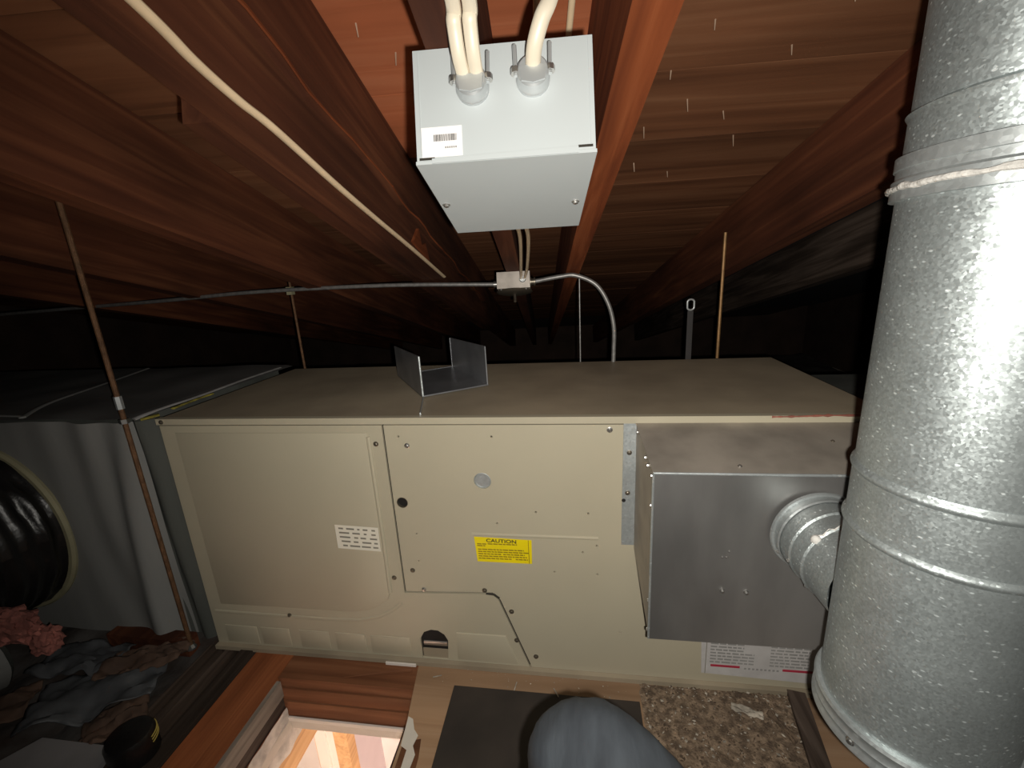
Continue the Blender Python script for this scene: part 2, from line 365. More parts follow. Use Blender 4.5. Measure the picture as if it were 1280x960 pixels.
# ================================================================== SETTING
# roof deck (ceiling) made of boards running across the rafters
ceil = MB(RF).box((-2.6, -0.9, HT+0.019), (2.1, 4.4, HT+0.03)).build('ceiling', M['attic_dark'], kind='structure')
vcur = -0.85
k = 0
while vcur < 3.4:
    wd = 0.185 if vcur < 1.6 else 0.19
    us = [-2.55, -0.615, -0.276, 0.089, 0.525, 2.05]
    for i in range(len(us)-1):
        jit = random.uniform(-0.0005, 0.0005)
        MB(RF).box((us[i]+0.0012, vcur+0.0008, HT+jit), (us[i+1]-0.0012, vcur+wd-0.0008, HT+0.0185)).build('plank', M[('plank_dark', 'plank_dark', 'plank' if vcur < 0.70 else 'plank_dark', 'plank_dark', 'deck_shade')[i]], ceil)  # far middle boards and the right bay carry shade in their colour
    vcur += wd; k += 1
# shingle nails coming through the deck
nails = [(0.30,0.50),(0.36,0.515),(0.405,0.495),(0.44,0.50),(0.222,0.545),(0.195,0.63),(0.24,0.70),(0.31,0.74),(0.34,0.60),(0.20,0.90),(0.28,0.95),(0.19,0.77),(0.36,0.82),(-0.17,0.55),(-0.15,0.62),(-0.2,0.50),(0.02,0.49)]
for (a, c) in nails:
    MB(RF).tube([(a, c, HT), (a+random.uniform(-.002,.002), c+random.uniform(-.002,.004), HT-random.uniform(.012,.021))], 0.0011, seg=6, radii=[1, 0.5]).build('nail', M['nail'], ceil)

# attic floor slab (also the ceiling of the room below) with the hatch opening
floor = MB().plate([(-3.0,-1.7,-0.135),(2.2,-1.7,-0.135),(2.2,3.69,-0.135),(-3.0,3.69,-0.135)], (0,0,0.025),
                   holes=[[(-0.530,-0.90,-0.135),(-0.235,-0.90,-0.135),(-0.235,-0.067,-0.135),(-0.530,-0.067,-0.135)]]).build('floor', M['plaster'], kind='structure')
MB().box((-3.0, 3.62, -0.11), (2.2, 3.69, 0.35)).build('wall_back', M['attic_dark'], kind='structure')
MB().box((-3.06, -1.7, -0.11), (-3.0, 3.69, 2.0)).build('wall_left', M['attic_dark'], kind='structure')
MB().box((2.2, -1.7, -0.11), (2.26, 3.69, 2.0)).build('wall_right', M['attic_dark'], kind='structure')

# the room under the hatch
MB().box((-3.0, -1.7, -2.42), (2.2, 1.6, -2.38)).build('floor_2', M['carpet'], kind='structure')
wr = MB().plate([(-0.67, 0.46, -2.38), (1.6, 0.46, -2.38), (1.6, 0.46, -0.136), (-0.67, 0.46, -0.136)], (0, 0.05, 0)).build('wall_room', M['wall'], kind='structure')
MB().box((-0.69, 0.31, -2.38), (-0.67, 0.51, -0.136)).build('wall_return', M['wall_shade'], kind='structure')
MB().box((-1.7, 0.75, -2.38), (-0.72, 0.80, -0.136)).build('wall_far', M['wall'], kind='structure')
MB().box((-1.72, -1.7, -2.38), (-1.70, 0.80, -0.136)).build('wall_room_left', M['wall'], kind='structure')
MB().box((1.6, -1.7, -2.38), (1.62, 0.67, -0.136)).build('wall_room_right', M['wall'], kind='structure')
MB().box((-1.72, -1.72, -2.38), (1.62, -1.70, -0.136)).build('wall_room_rear', M['wall'], kind='structure')
MB().box((-0.715, 0.27, -2.38), (-0.668, 0.31, -0.136)).build('trim_1', M['tan_wood'], kind='structure')
tr = MB().box((-0.79, 0.275, -2.38), (-0.717, 0.31, -0.136)).build('trim_2', M['casing'], kind='structure')
MB().box((-0.752, 0.268, -2.38), (-0.742, 0.276, -0.136)).build('trim_bead', M['casing'], tr)
MB().box((-0.805, 0.29, -2.38), (-0.79, 0.31, -0.136)).build('trim_3', M['tan_wood'], kind='structure')

# ================================================================== RAFTERS
def rafter(u0, u1, label, mat='rafter', v0=-0.85, v1=4.25, h0=HB, h1=HT-0.001):
    b = MB(RF); n = 40
    # slightly uneven sawn timber
    for i in range(1):
        b.box((u0, v0, h0), (u1, v1, h1))
    b.bevel(0.0025, 1)
    o = b.build('rafter', M[mat], label=label, cat='rafter', group='roof rafters')
    return o
rafter(0.071, 0.107, 'orange-toned rafter along the right side of the grey electrical box', 'rafter_orange')
rafter(-0.080, -0.045, 'reddish rafter the grey electrical box hangs under, near its left side')
r3 = rafter(-0.305, -0.248, 'wide dark rafter with the cream cable along its lower edge')
rafter(-0.635, -0.595, 'dark rafter left of the cable-carrying one, in front of the left rod top')
rafter(-1.02, -0.98, 'leftmost dark rafter, low over the grey wrapped plenum')
rafter(0.505, 0.545, 'dark rafter right of the plain deck, ending behind the round flue')
for a, l in ((-1.42, 'far left rafter out over the left wall'), (0.90, 'dark rafter farthest right, behind the flue')):
    rafter(a, a+0.04, l, 'old_wood' if a > 0 else 'rafter')  # right rafter in dark wood: its bay's shade put into the colour
# a split cleat nailed to the side of the cable-carrying rafter
b = MB(RF); pts = []
N = 26
for i in range(N+1):
    v_ = 0.0 + 2.0*i/N
    pts.append((-0.248, v_, 0.309 + 0.006*noise.noise(Vector((v_*5, 0, 0))) + 0.004*math.sin(v_*23)))
pts += [(-0.248, 2.0, HT-0.002), (-0.248, 0.0, HT-0.002)]
b.plate(pts, (0.015, 0, 0)); b.build('cleat', M['rafter'], r3)
b = MB(RF); fr = [(-0.2335+0.002*math.sin(i*1.9), 0.0+1.7*i/34, 0.3075+0.006*noise.noise(Vector((1.7*i/34*5, 0, 0)))+0.004*math.sin(1.7*i/34*23)) for i in range(35)]
b.tube(fr, 0.0024, 0.0016, seg=6, radii=[0.6+0.5*random.random() for _ in fr]); b.build('frayed_lit_edge', M['rafter_orange'], r3)  # split edge in lighter wood, painting the lit underside of the cleat
MB(RF).box((-0.352, 0.42, 0.262), (-0.306, 2.6, 0.385)).bevel(0.004, 1).build('sister_board', M['rafter'], r3)
# torn splinter on the rafter face
MB(RF).plate([(-0.247, 0.84, 0.262), (-0.247, 0.96, 0.254), (-0.247, 0.93, 0.285), (-0.247, 0.90, 0.272), (-0.247, 0.88, 0.30)], (0.006, 0, 0)).build('splinter', M['rafter_orange'], r3)

# ================================================================== FURNACE
H = 0.56; XL, XR, YB = -0.735, 0.592, 0.452
F = thing('furnace', 'long beige horizontal furnace lying across the attic behind the hatch', 'furnace', (-0.07, 0.2, 0))
cab = MB(); cab.box((XL, 0.008, 0.003), (XR, YB, H-0.002)); cab.bevel(0.003, 2).build('cabinet', M['beige_dark'], F)
MB().box((XL+0.006, 0.006, 0.006), (XR-0.004, 0.0079, H-0.0126)).build('seam_backing', M['gapdark'], F)
# folded top lip
lip = MB(); lip.box((XL, -0.004, H-0.0125), (XR, 0.0085, H)); lip.bevel(0.003, 3).build('top_lip', M['beige'], F, smooth=True)
MB().box((XL, -0.010, 0.0), (XR, 0.006, 0.010)).bevel(0.002, 2).build('base_rail', M['beige_dark'], F, smooth=True)
# left panel: door plus low skirt that runs under the control panel
zt = H-0.0158
lp = [(-0.733,0,0.0105), (-0.006,0,0.0105), (-0.062,0,0.171), (-0.076,0,0.184), (-0.259,0,0.176), (-0.2595,0,zt), (-0.733,0,zt)]
arch = [(-0.238,0,0.0125), (-0.181,0,0.0125), (-0.177,0,0.062), (-0.184,0,0.077), (-0.197,0,0.086), (-0.212,0,0.087), (-0.228,0,0.080), (-0.238,0,0.062)]
slit = [(-0.690,0,0.5150), (-0.664,0,0.5150), (-0.664,0,0.5168), (-0.690,0,0.5168)]
lpo = MB().plate(lp, (0, 0.0045, 0), holes=[arch, slit]).build('blower_door', M['beige'], F)
# right control panel
rp_ = [(-0.0015,0,0.0105), (0.588,0,0.0105), (0.588,0,zt), (-0.2555,0,zt), (-0.2555,0,0.1805), (-0.073,0,0.1885), (-0.058,0,0.173)]
hole = circ((-0.238, 0.385), 0.0105, 20)[::-1]
hole2 = circ((-0.076, 0.434), 0.0165, 24)[::-1]
small = [circ(c, 0.0022, 8)[::-1] for c in ((-0.217,0.317), (-0.053,0.522), (0.021,0.372), (0.117,0.372), (-0.054,0.346), (0.132,0.305), (0.106,0.290), (0.052,0.244), (0.133,0.243), (0.176,0.113), (-0.229,0.522), (-0.2195, 0.255))]
rpo = MB().plate(rp_, (0, 0.0045, 0), holes=[hole, hole2] + small).build('control_panel', M['beige'], F)
MB().lathe((-0.076, 0.004, 0.434), (0,-1,0), [(0, 0.0164), (0.0016, 0.0164), (0.0022, 0.014), (0.0012, 0.013), (0.0012, 0.0001)], 28).build('knockout_plug', M['galv_plain'], rpo, smooth=True)
MB().lathe((-0.238, 0.0062, 0.385), (0,-1,0), [(0, 0.0102), (0.0006, 0.0102), (0.0006, 0.0001)], 20).build('cable_hole', M['black'], rpo)
MB().lathe((-0.238, 0.0002, 0.385), (0,-1,0), [(-0.004, 0.0104), (0.0006, 0.0112), (0.0006, 0.0104), (-0.004, 0.0098)], 24).build('hole_rim', M['steel_dark'], rpo)
# pressed step above the caution sticker
def strip(pts, wdt, h, parent, name, y=0.0, mat='beige'):
    b = MB(); b.tube([(p[0], y, p[1]) for p in pts], wdt, h, up=(0,0,1) if abs(pts[0][0]-pts[-1][0]) > abs(pts[0][1]-pts[-1][1]) else (1,0,0), seg=10)
    return b.build(name, M[mat], parent, smooth=True)
strip([(-0.105,0.3205), (0.135,0.3205)], 0.0035, 0.0022, rpo, 'pressed_ridge')
# pressed fields on the left panel
def field(poly, parent, h=0.0022, bev=0.003, name='pressed_field', y=0.0):
    b = MB(); b.plate([(p[0], y, p[1]) for p in poly], (0, -h, 0))
    es = [e for e in b.bm.edges if len(e.link_faces) == 2 and e.calc_face_angle(0) > 0.5 and all(v.co.y < y-h*0.5 for v in e.verts)]
    bmesh.ops.bevel(b.bm, geom=es, offset=bev, segments=2, affect='EDGES', profile=0.5, clamp_overlap=True)
    return b.build(name, M['beige'], parent, smooth=True)
cor = [(-0.290, 0.178), (-0.296, 0.160), (-0.315, 0.142), (-0.345, 0.128), (-0.385, 0.121)]
field([(-0.700,0.120), (-0.700,0.530), (-0.289,0.530)] + cor, lpo, 0.0025, 0.006)
strip([(-0.72,0.098), (-0.60,0.097), (-0.45,0.096), (-0.37,0.099), (-0.325,0.111), (-0.293,0.130), (-0.268, 0.150)], 0.0042, 0.0018, lpo, 'pressed_ridge')
strip([(-0.2885,0.522), (-0.2885,0.30), (-0.2905,0.176)], 0.0045, 0.0040, lpo, 'pressed_ridge')
for (a, c) in ((-0.705,-0.625), (-0.615,-0.545), (-0.520,-0.450), (-0.434,-0.364), (-0.352,-0.262)):
    field([(a,0.016), (c,0.016), (c,0.062), (a,0.062)], lpo, 0.0015, 0.0032)
field([(-0.159,0.016), (-0.028,0.016), (-0.052,0.085), (-0.157,0.085)], lpo, 0.0024, 0.0035)
# lower knockout: inner channel seen through the arch
MB().box((-0.236,0.0058,0.0125), (-0.180,0.0062,0.086)).build('knockout_void', M['black'], lpo)
MB().box((-0.236,0.0030,0.0125), (-0.180,0.0055,0.034)).build('inner_channel', M['beige_dark'], lpo)
strip([(-0.233,0.047), (-0.181,0.047)], 0.006, 0.0025, lpo, 'inner_edge', 0.006, 'steel')
for (x, z, m_, par) in [(-0.275,0.507,'steel_dark',lpo), (-0.214,0.504,'steel',rpo), (0.155,0.535,'steel',rpo), (-0.277,0.212,'steel_dark',lpo), (-0.235,0.232,'steel_dark',rpo),
                        (-0.216,0.187,'steel',rpo), (-0.535,0.100,'steel_dark',lpo), (-0.037,0.146,'steel_dark',rpo), (-0.030,0.076,'steel_dark',lpo), (0.008,0.038,'steel_dark',rpo), (-0.089,0.193,'steel_dark',rpo)]:
    screw((x, 0.0, z), (0,-1,0), 0.0052, M[m_], par)
screw((-0.722, -0.004, H-0.0065), (0,-1,0), 0.0048, M['steel_dark'], F)
# dark bar drawn in the seam gap near skirt corner
MB().tube([(-0.086,-0.001,0.1865), (-0.070,-0.002,0.186), (-0.060,-0.001,0.177)], 0.0022, seg=6).build('seam_gap', M['ink'], rpo)
# --- stickers
def sticker(pts, mat, parent, name, label):
    b = MB(); b.plate([(p[0], p[2] if len(p) > 2 else -0.0002, p[1]) for p in pts], (0, -0.0004, 0)); return b.build(name, M[mat], parent, label=label)
def dash(x0, z0, x1, z1, h, y):   # one printed word: a thin slanted bar
    return [(x0, y, z0-h/2), (x1, y, z1-h/2), (x1, y, z1+h/2), (x0, y, z0+h/2)]
s1 = sticker([(-0.387,0.333,-0.0027), (-0.295,0.329,-0.0027), (-0.2965,0.275,-0.0027), (-0.388,0.279,-0.0027)], 'paper_dim', F, 'notice_label', 'small white label with five lines of print')
b = MB()
words = [[(0,.12),(.20,.40),(.48,.54),(.62,.74),(.84,.93)], [(0,.26),(.34,.53),(.63,.70),(.82,.93)], [(0,.27),(.37,.47),(.53,.67),(.77,.95)], [(.03,.26),(.34,.46),(.56,.79),(.86,.95)], [(.05,.17),(.23,.49),(.53,.76),(.82,.95)]]
for i, row in enumerate(words):
    for (a, c) in row:
        X0 = -0.380 + 0.084*a; X1 = -0.380 + 0.084*c
        z = lambda x: 0.3255 - 0.0098*i - 0.043*(x+0.380)
        b.plate(dash(X0, z(X0), X1, z(X1), 0.0036, -0.0031), (0, -0.0002, 0))
b.build('print', M['ink_grey'], s1)
s2 = sticker([(-0.101,0.3155,-0.0004), (0.0105,0.3120,-0.0004), (0.0095,0.2600,-0.0004), (-0.098,0.2605,-0.0004)], 'yellow', F, 'caution_label', 'yellow caution sticker with black lettering')
text_mesh('CAUTION', 0.0105, M['ink'], s2, (-0.048, -0.0011, 0.3075), (1, 0, -0.02), (0.02, 0, 1), 'lettering', 1.25)
b = MB()
for (xa, xb, z) in [(-0.096,-0.078,0.3005), (-0.075,-0.018,0.3010), (-0.096,-0.080,0.2965), (-0.095,-0.005,0.2885), (-0.095,0.004,0.2835), (-0.095,-0.050,0.2785), (-0.046,-0.004,0.2785), (-0.095,0.000,0.2735), (-0.095,-0.030,0.2685), (-0.022,0.002,0.2685)]:
    x = xa
    while x < xb:
        x2 = min(x + random.uniform(0.004, 0.011), xb); b.plate(dash(x, z, x2, z-0.0003, 0.0026, -0.0008), (0, -0.0002, 0)); x = x2 + 0.0012
b.build('print', M['ink_olive'], s2)
MB().box((0.0035, -0.0011, 0.2605), (0.0048, -0.0008, 0.3120)).build('border_line', M['ink_olive'], s2)
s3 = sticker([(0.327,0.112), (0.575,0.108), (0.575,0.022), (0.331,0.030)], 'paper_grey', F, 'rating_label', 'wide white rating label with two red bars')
b = MB()
for i in range(7):
    z = 0.102 - 0.0072*i
    for (xa, xb) in ((0.345, 0.405 if i < 3 else 0.424), (0.452, 0.52)):
        x = xa
        while x < xb:
            x2 = min(x + random.uniform(0.006, 0.016), xb); b.plate(dash(x, z, x2, z-0.0002, 0.0036, -0.0006), (0, -0.0002, 0)); x = x2 + random.uniform(0.0015, 0.003)
x = 0.408
while x < 0.470:
    b.plate(dash(x, 0.0475, x+0.004, 0.0475, 0.004, -0.0006), (0, -0.0002, 0)); x += 0.0072
b.build('print', M['ink_pale'], s3)
for (a, c) in ((0.347, 0.400), (0.476, 0.575)):
    MB().box((a, -0.0010, 0.0475), (c, -0.0006, 0.0525)).build('red_bar', M['red'], s3, label='dark red printed bar')
MB().box((0.337, -0.0010, 0.030), (0.3382, -0.0006, 0.110)).build('border_line', M['ink_grey'], s3)
# red sealant smear on the lip above the draft hood
b = MB(); pts = smoothpath([(0.41,-0.004,H-0.002), (0.45,-0.005,H-0.001), (0.50,-0.004,H), (0.585,-0.004,H-0.001)], 8)
b.tube(pts, 0.0026, 0.0018, seg=8, radii=[0.35+0.9*abs(noise.noise(Vector((i*0.9, 1.7, 0)))) for i in range(len(pts))]); b.build('sealant_smear', M['rust'], F, smooth=True, label='reddish sealant smear along the top lip')

# ================================================================== DRAFT HOOD (vent box screwed to the furnace face)
D = thing('draft_hood', 'grey sheet metal box on the right end of the furnace face', 'vent box', (0.39, -0.07, 0.24))
x0, x1, yf = 0.205, 0.578, -0.140
side = [(x0-0.006,-0.001,0.546), (x0,yf,0.5235), (x0,yf,0.2430), (x0-0.006,-0.001,0.306)]
sp_ = MB().plate(side, (0.0016, 0, 0)).build('side_panel', M['hood_top'], D)
MB().plate([(x1,-0.001,0.546), (x1,yf,0.5235), (x1,yf,0.2430), (x1,-0.001,0.306)], (-0.0016, 0, 0)).build('side_panel', M['hood_top'], D)
fp = MB().plate([(x0-0.001,yf,0.2425), (x1,yf,0.2425), (x1,yf,0.5235), (x0-0.001,yf,0.5235)], (0, -0.0016, 0), holes=[[(0.42+0.052*math.cos(t*math.pi/16), yf, 0.441+0.052*math.sin(t*math.pi/16)) for t in range(32)]]).build('front_panel', M['hood'], D)
tp = MB().plate([(x0-0.007,-0.001,0.5475), (x1,-0.001,0.5475), (x1,yf-0.002,0.5250), (x0-0.002,yf-0.002,0.5250)], (0, 0.0002, 0.0014)).build('top_panel', M['hood_top'], D)
MB().plate([(x0,yf,0.2425), (x1,yf,0.2425), (x1,-0.001,0.306), (x0-0.006,-0.001,0.306)], (0, 0.0003, -0.0014)).build('bottom_panel', M['hood'], D)
MB().tube([(x0-0.001,yf-0.0016,0.5245), (x1,yf-0.0016,0.5245)], 0.0021, seg=10).build('folded_edge', M['galv_plain'], D, smooth=True)
MB().tube([(x0-0.001,yf-0.0010,0.5235), (x0-0.001,yf-0.0010,0.2430)], 0.0018, seg=8).build('folded_edge', M['galv_plain'], D, smooth=True)
fl = MB().plate([(0.176,-0.0006,0.3115), (0.1985,-0.0006,0.3115), (0.1995,-0.0006,0.546), (0.178,-0.0006,0.5525)], (0, -0.0022, 0), holes=[circ((0.1795, 0.402), 0.003, 10, y=-0.0006)[::-1]]).build('mounting_flange', M['galv_plain'], D)
for (x, z) in ((0.188,0.494), (0.186,0.417)): screw((x, -0.0028, z), (0,-1,0), 0.0045, M['steel_dark'], D)
MB().lathe((0.1795,-0.0029,0.402), (0,-1,0), [(0,0.0036),(0.0012,0.003),(0.0012,0.0001)], 10).build('punched_hole', M['black'], fl)
for (y, z) in ((-0.020,0.538), (-0.085,0.5225), (-0.105,0.519), (-0.132,0.516), (-0.1335,0.470), (-0.1335,0.306), (-0.1335,0.252)):
    screw((x0-0.006*(1+y/0.14)-0.0002, y, z), (-1,0,0), 0.0042, M['steel'], D)
for (x, z) in ((0.306,0.338), (0.339,0.337)): screw((x, yf-0.0016, z), (0,-1,0), 0.0036, M['steel'], D, h=1.2)
for (x, z) in ((0.303,0.394), (0.3085,0.394), (0.3115,0.404)): screw((x, yf-0.0016, z), (0,-1,0), 0.0017, M['steel'], D)
screw((0.322, -0.126, 0.5290), (0,-0.16,1), 0.0030, M['steel'], D); screw((0.472, -0.06, 0.5395), (0,-0.16,1), 0.0026, M['steel_dark'], D)

# ================================================================== FLUE PIPE
PX, PY, PR = 0.4308, -0.3188, 0.0750
P = thing('flue_pipe', 'large round galvanised flue pipe rising along the right side', 'flue pipe', (PX, PY, 0.335))
ZTOP = 1.25
def ring(z, rr, hgt, n=6):      # a rolled bead
    return [(z - hgt + 2*hgt*i/n, PR + rr*math.sin(math.pi*i/n)) for i in range(n+1)]
prof = [(0.357, PR)] + ring(0.558, 0.0030, 0.0045) + [(0.600, PR)] + ring(0.6135, 0.0022, 0.004) + [(0.619, PR-0.0006), (0.6195, PR-0.0026), (0.630, PR-0.0026), (0.850, PR-0.0026)]
MB().lathe((PX, PY, 0), (0,0,1), prof, 96).build('pipe_tee', M['galv'], P, smooth=True)
MB().lathe((PX, PY, 0), (0,0,1), [(0.602, PR-0.0010), (0.850, PR-0.0008), (0.8505, PR-0.004)], 96).build('pipe_section', M['galv'], P, smooth=True)
MB().lathe((PX, PY, 0), (0,0,1), [(0.845, PR-0.002), (0.8455, PR+0.0035), (0.860, PR+0.0035), (0.862, PR+0.0015), (0.868, PR+0.0015), (0.8685, PR+0.003), (0.878, PR+0.003), (0.8785, PR-0.002)], 96).build('storm_collar', M['galv_plain'], P, smooth=True)
b = MB(); pts = []; rad = []
for i in range(97):
    a = 2*math.pi*i/96
    pts.append((PX + (PR+0.0045)*math.cos(a), PY + (PR+0.0045)*math.sin(a), 0.8545 + 0.0012*noise.noise(Vector((math.cos(a)*6, math.sin(a)*6, 0))))); rad.append(1.0 + 0.6*noise.noise(Vector((math.cos(a)*22, math.sin(a)*22, 3))))
b.tube(pts, 0.0024, 0.0022, seg=8, caps=False, radii=rad); b.build('sealant_bead', M['sealant'], P, smooth=True, label='lumpy white sealant bead around the pipe')
b = MB(); b.blob((PX-0.0755*math.cos(0.95), PY-0.0765*math.sin(0.95), 0.8745), (0.009, 0.008, 0.005), 0.3, 8, 2, 1.0); b.build('sealant_dab', M['sealant'], P, smooth=True)
MB().lathe((PX, PY, 0), (0,0,1), [(0.879, PR-0.0012), (0.905, PR-0.0012), (0.9085, PR+0.0008), (0.911, PR-0.0034), (0.914, PR-0.0022), (ZTOP, PR-0.0022)], 96).build('upper_pipe', M['galv'], P, smooth=True)
cap = [(0.334, 0.001), (0.334, PR+0.003), (0.336, PR+0.0055), (0.339, PR+0.0055), (0.342, PR+0.0035), (0.346, PR+0.0035), (0.349, PR+0.0050), (0.352, PR+0.0035), (0.357, PR+0.0035), (0.361, PR+0.0055), (0.364, PR+0.004), (0.364, PR)]
cp = MB().lathe((PX, PY, 0), (0,0,1), cap, 96).build('tee_cap', M['galv_plain'], P, smooth=True)
for ang in (math.radians(205), math.radians(255)):
    screw((PX+(PR+0.0036)*math.cos(ang), PY+(PR+0.0036)*math.sin(ang), 0.3445), (math.cos(ang), math.sin(ang), 0), 0.0042, M['steel'], P)
# seam along the pipe back
# vent connector between the hood and the tee
B = thing('vent_connector', 'short round galvanised pipe joining the sheet metal box to the large flue', 'vent pipe', (0.42, -0.2, 0.39))
ax0 = Vector((0.4200, -0.1416, 0.441)); ax1 = Vector((0.4300, -0.285, 0.437)); ax = (ax1-ax0)
MB().lathe(ax0, ax, [(0.0, 0.0595), (0.002, 0.0605), (0.0045, 0.0595), (0.005, 0.0565), (0.014, 0.0565), (0.016, 0.0575), (0.018, 0.0560)], 64).build('collar', M['galv_plain'], B, smooth=True)
MB().lathe(ax0, ax, [(0.016, 0.0550), (0.036, 0.0550), (0.038, 0.0565), (0.041, 0.0565), (0.043, 0.0545), (0.062, 0.0545), (0.064, 0.0560), (0.067, 0.0560), (0.069, 0.0540), (0.115, 0.0535)], 64).build('pipe_section', M['galv'], B, smooth=True)
def onb(t, r, deg):
    a_ = ax.normalized(); e1 = Vector((1,0,0)) - a_*a_.x; e1.normalize(); e2 = a_.cross(e1); e2 = -e2 if e2.z < 0 else e2
    d = e1*math.cos(math.radians(deg)) + e2*math.sin(math.radians(deg)); return ax0 + a_*t + d*r, d
for (t, r, dg) in ((0.010, 0.0565, 206), (0.060, 0.0555, 224), (0.040, 0.0565, 196)):
    p_, d_ = onb(t, r, dg); screw(p_, d_, 0.0034, M['steel'], B)
p_, d_ = onb(0.066, 0.0550, 140); b = MB(); b.blob(p_, (0.006, 0.005, 0.006), 0.2, 6, 2, 3.0); b.build('sealant_dab', M['sealant'], B, smooth=True)
b = MB(); b.tube([onb(0.066+0.002*math.sin(k*2.1), 0.0552, 95+k*5)[0] for k in range(10)], 0.0012, 0.0012, seg=6); b.build('sealant_bead', M['sealant'], B, smooth=True)

# ================================================================== GREY ELECTRICAL BOX under the rafters
E = thing('electrical_box', 'grey steel electrical box hung under the rafters', 'electrical box', (-0.022, 0.42, 0.163), frame=RF)
bu0, bu1, bv0, bv1, bh0, bh1 = -0.0905, 0.0468, 0.335, 0.500, 0.1655, 0.2495
bodyb = MB(RF); bodyb.box((bu0, bv0, bh0), (bu1, bv1, bh1)); bodyb.bevel(0.0022, 2).build('box_body', M['box'], E, smooth=True)
cv = MB(RF); cv.box((bu0-0.0008, bv0-0.0006, bh0-0.0030), (bu1+0.0008, bv1+0.0004, bh0-0.0004)); cv.bevel(0.001, 2)
cvo = cv.build('cover', M['box'], E, smooth=True)
# lip of the cover on the near face, notched at both corners
MB(RF).plate([(bu0+0.012, bv0, bh0-0.0028), (bu1-0.013, bv0, bh0-0.0028), (bu1-0.013, bv0, bh0+0.0022), (bu0+0.012, bv0, bh0+0.0008)], (0, -0.0016, 0)).build('cover_lip', M['box'], cvo)
MB(RF).box((bu0+0.002, bv0-0.0004, bh0+0.0004), (bu0+0.014, bv0+0.001, bh0+0.0022)).build('notch_gap', M['ink'], E)
MB(RF).box((bu1-0.013, bv0-0.0004, bh0+0.0016), (bu1-0.002, bv0+0.001, bh0+0.0034)).build('notch_gap', M['ink'], E)
for (a, c, m_) in ((-0.0855, 0.415, 'steel'), (0.0385, 0.428, 'steel')):
    s = screw((a, c, bh0-0.0030), (0,0,-1), 0.0038, M[m_], cvo, frame=RF)
lb = MB(RF).box((-0.0862, bv0-0.0005, 0.1678), (-0.0545, bv0-0.0001, 0.1905)).build('barcode_label', M['paper'], E, label='white barcode sticker')
b = MB(RF); x = -0.0765
for k in range(24):
    wd = random.choice((0.00022, 0.00035, 0.0006)); b.box((x, bv0-0.0008, 0.1795), (x+wd, bv0-0.0005, 0.1845)); x += wd + random.choice((0.0002, 0.0003, 0.0005))
    if x > -0.0585: break
b.build('barcode', M['ink'], lb)
b = MB(RF); x = -0.068
while x < -0.0585:
    b.box((x, bv0-0.0008, 0.1738), (x+0.0011, bv0-0.0005, 0.1752)); x += 0.0016
b.build('print', M['ink_pale'], lb)
for (a, c) in ((bu0+0.0034, bu0+0.0040), (bu1-0.0036, bu1-0.0031)):
    MB(RF).box((a, bv0-0.0007, bh0+0.004), (c, bv0+0.0005, bh1-0.002)).build('bent_edge', M['box'], E)
# clamp connectors on the near face
def clamp(u_, h_):
    c = MB(RF); c.lathe((u_, bv0, h_), (0,-1,0), [(0,0.0125),(0.003,0.0128),(0.0045,0.0118),(0.012,0.0118),(0.0135,0.0105),(0.0135,0.001)], 28)
    co = c.build('cable_connector', M['zinc'], E, smooth=True)
    MB(RF).plate([(u_-0.0095, bv0-0.0140, h_+0.002), (u_+0.0095, bv0-0.0140, h_+0.002), (u_+0.0085, bv0-0.0140, h_-0.0085), (u_, bv0-0.0140, h_-0.0105), (u_-0.0085, bv0-0.0140, h_-0.0085)], (0, -0.0015, 0)).build('clamp_bar', M['zinc'], co)
    for s in (-1, 1):
        MB(RF).tube([(u_+s*0.0125, bv0-0.010, h_-0.002), (u_+s*0.0130, bv0-0.009, h_+0.021)], 0.0016, seg=8).build('clamp_screw', M['zinc'], co, smooth=True)
        MB(RF).lathe((u_+s*0.0125, bv0-0.010, h_-0.0005), (0,0,1), [(0,0.0001),(0,0.0038),(0.004,0.0038),(0.004,0.0001)], 8).build('clamp_nut', M['steel'], co)
    return co
clamp(-0.0445, 0.2165); clamp(0.0015, 0.2190)

# cables -----------------------------------------------------------
def cable(pts, rw, rh, mat, label, frame=RF, up=(1,0,0), n=8, group=None, cat='cable', name='cable'):
    b = MB(frame); b.tube(smoothpath(pts, n), rw, rh, up=up, seg=12)
    return b.build(name, M[mat], smooth=True, label=label, cat=cat, group=group)
cable([(-0.0490,0.330,0.218), (-0.0505,0.312,0.224), (-0.0510,0.298,0.238), (-0.0495,0.285,0.2445), (-0.049,0.20,0.2455), (-0.049,-0.30,0.2455)], 0.0051, 0.0034, 'cream_pale', 'cream cable entering the left clamp of the grey box, left strand of the pair')
cable([(-0.0395,0.330,0.218), (-0.0400,0.312,0.224), (-0.0400,0.298,0.238), (-0.0385,0.285,0.2445), (-0.038,0.20,0.2455), (-0.038,-0.30,0.2455)], 0.0051, 0.0034, 'cream_pale', 'cream cable entering the left clamp of the grey box, right strand of the pair')
cable([(0.0015,0.330,0.220), (0.0030,0.312,0.2265), (0.0085,0.302,0.238), (0.0145,0.299,0.2485), (0.021,0.300,0.272), (0.026,0.285,0.350), (0.028,0.10,0.398)], 0.0056, 0.0040, 'cream_pale', 'thick pale cable bending up from the right clamp of the grey box')
cable([(0.011,-0.3,0.402), (0.010,0.30,0.402), (0.009,0.48,0.402), (0.006,0.60,0.402)], 0.0038, 0.003, 'cream', 'thin cream cable on the roof deck passing behind the thick pale one')
cable([(0.050,-0.3,0.402), (0.049,0.30,0.402), (0.048,0.48,0.402), (0.046,0.60,0.402)], 0.0038, 0.003, 'cream', 'thin cream cable on the roof deck ending over the box top right corner')
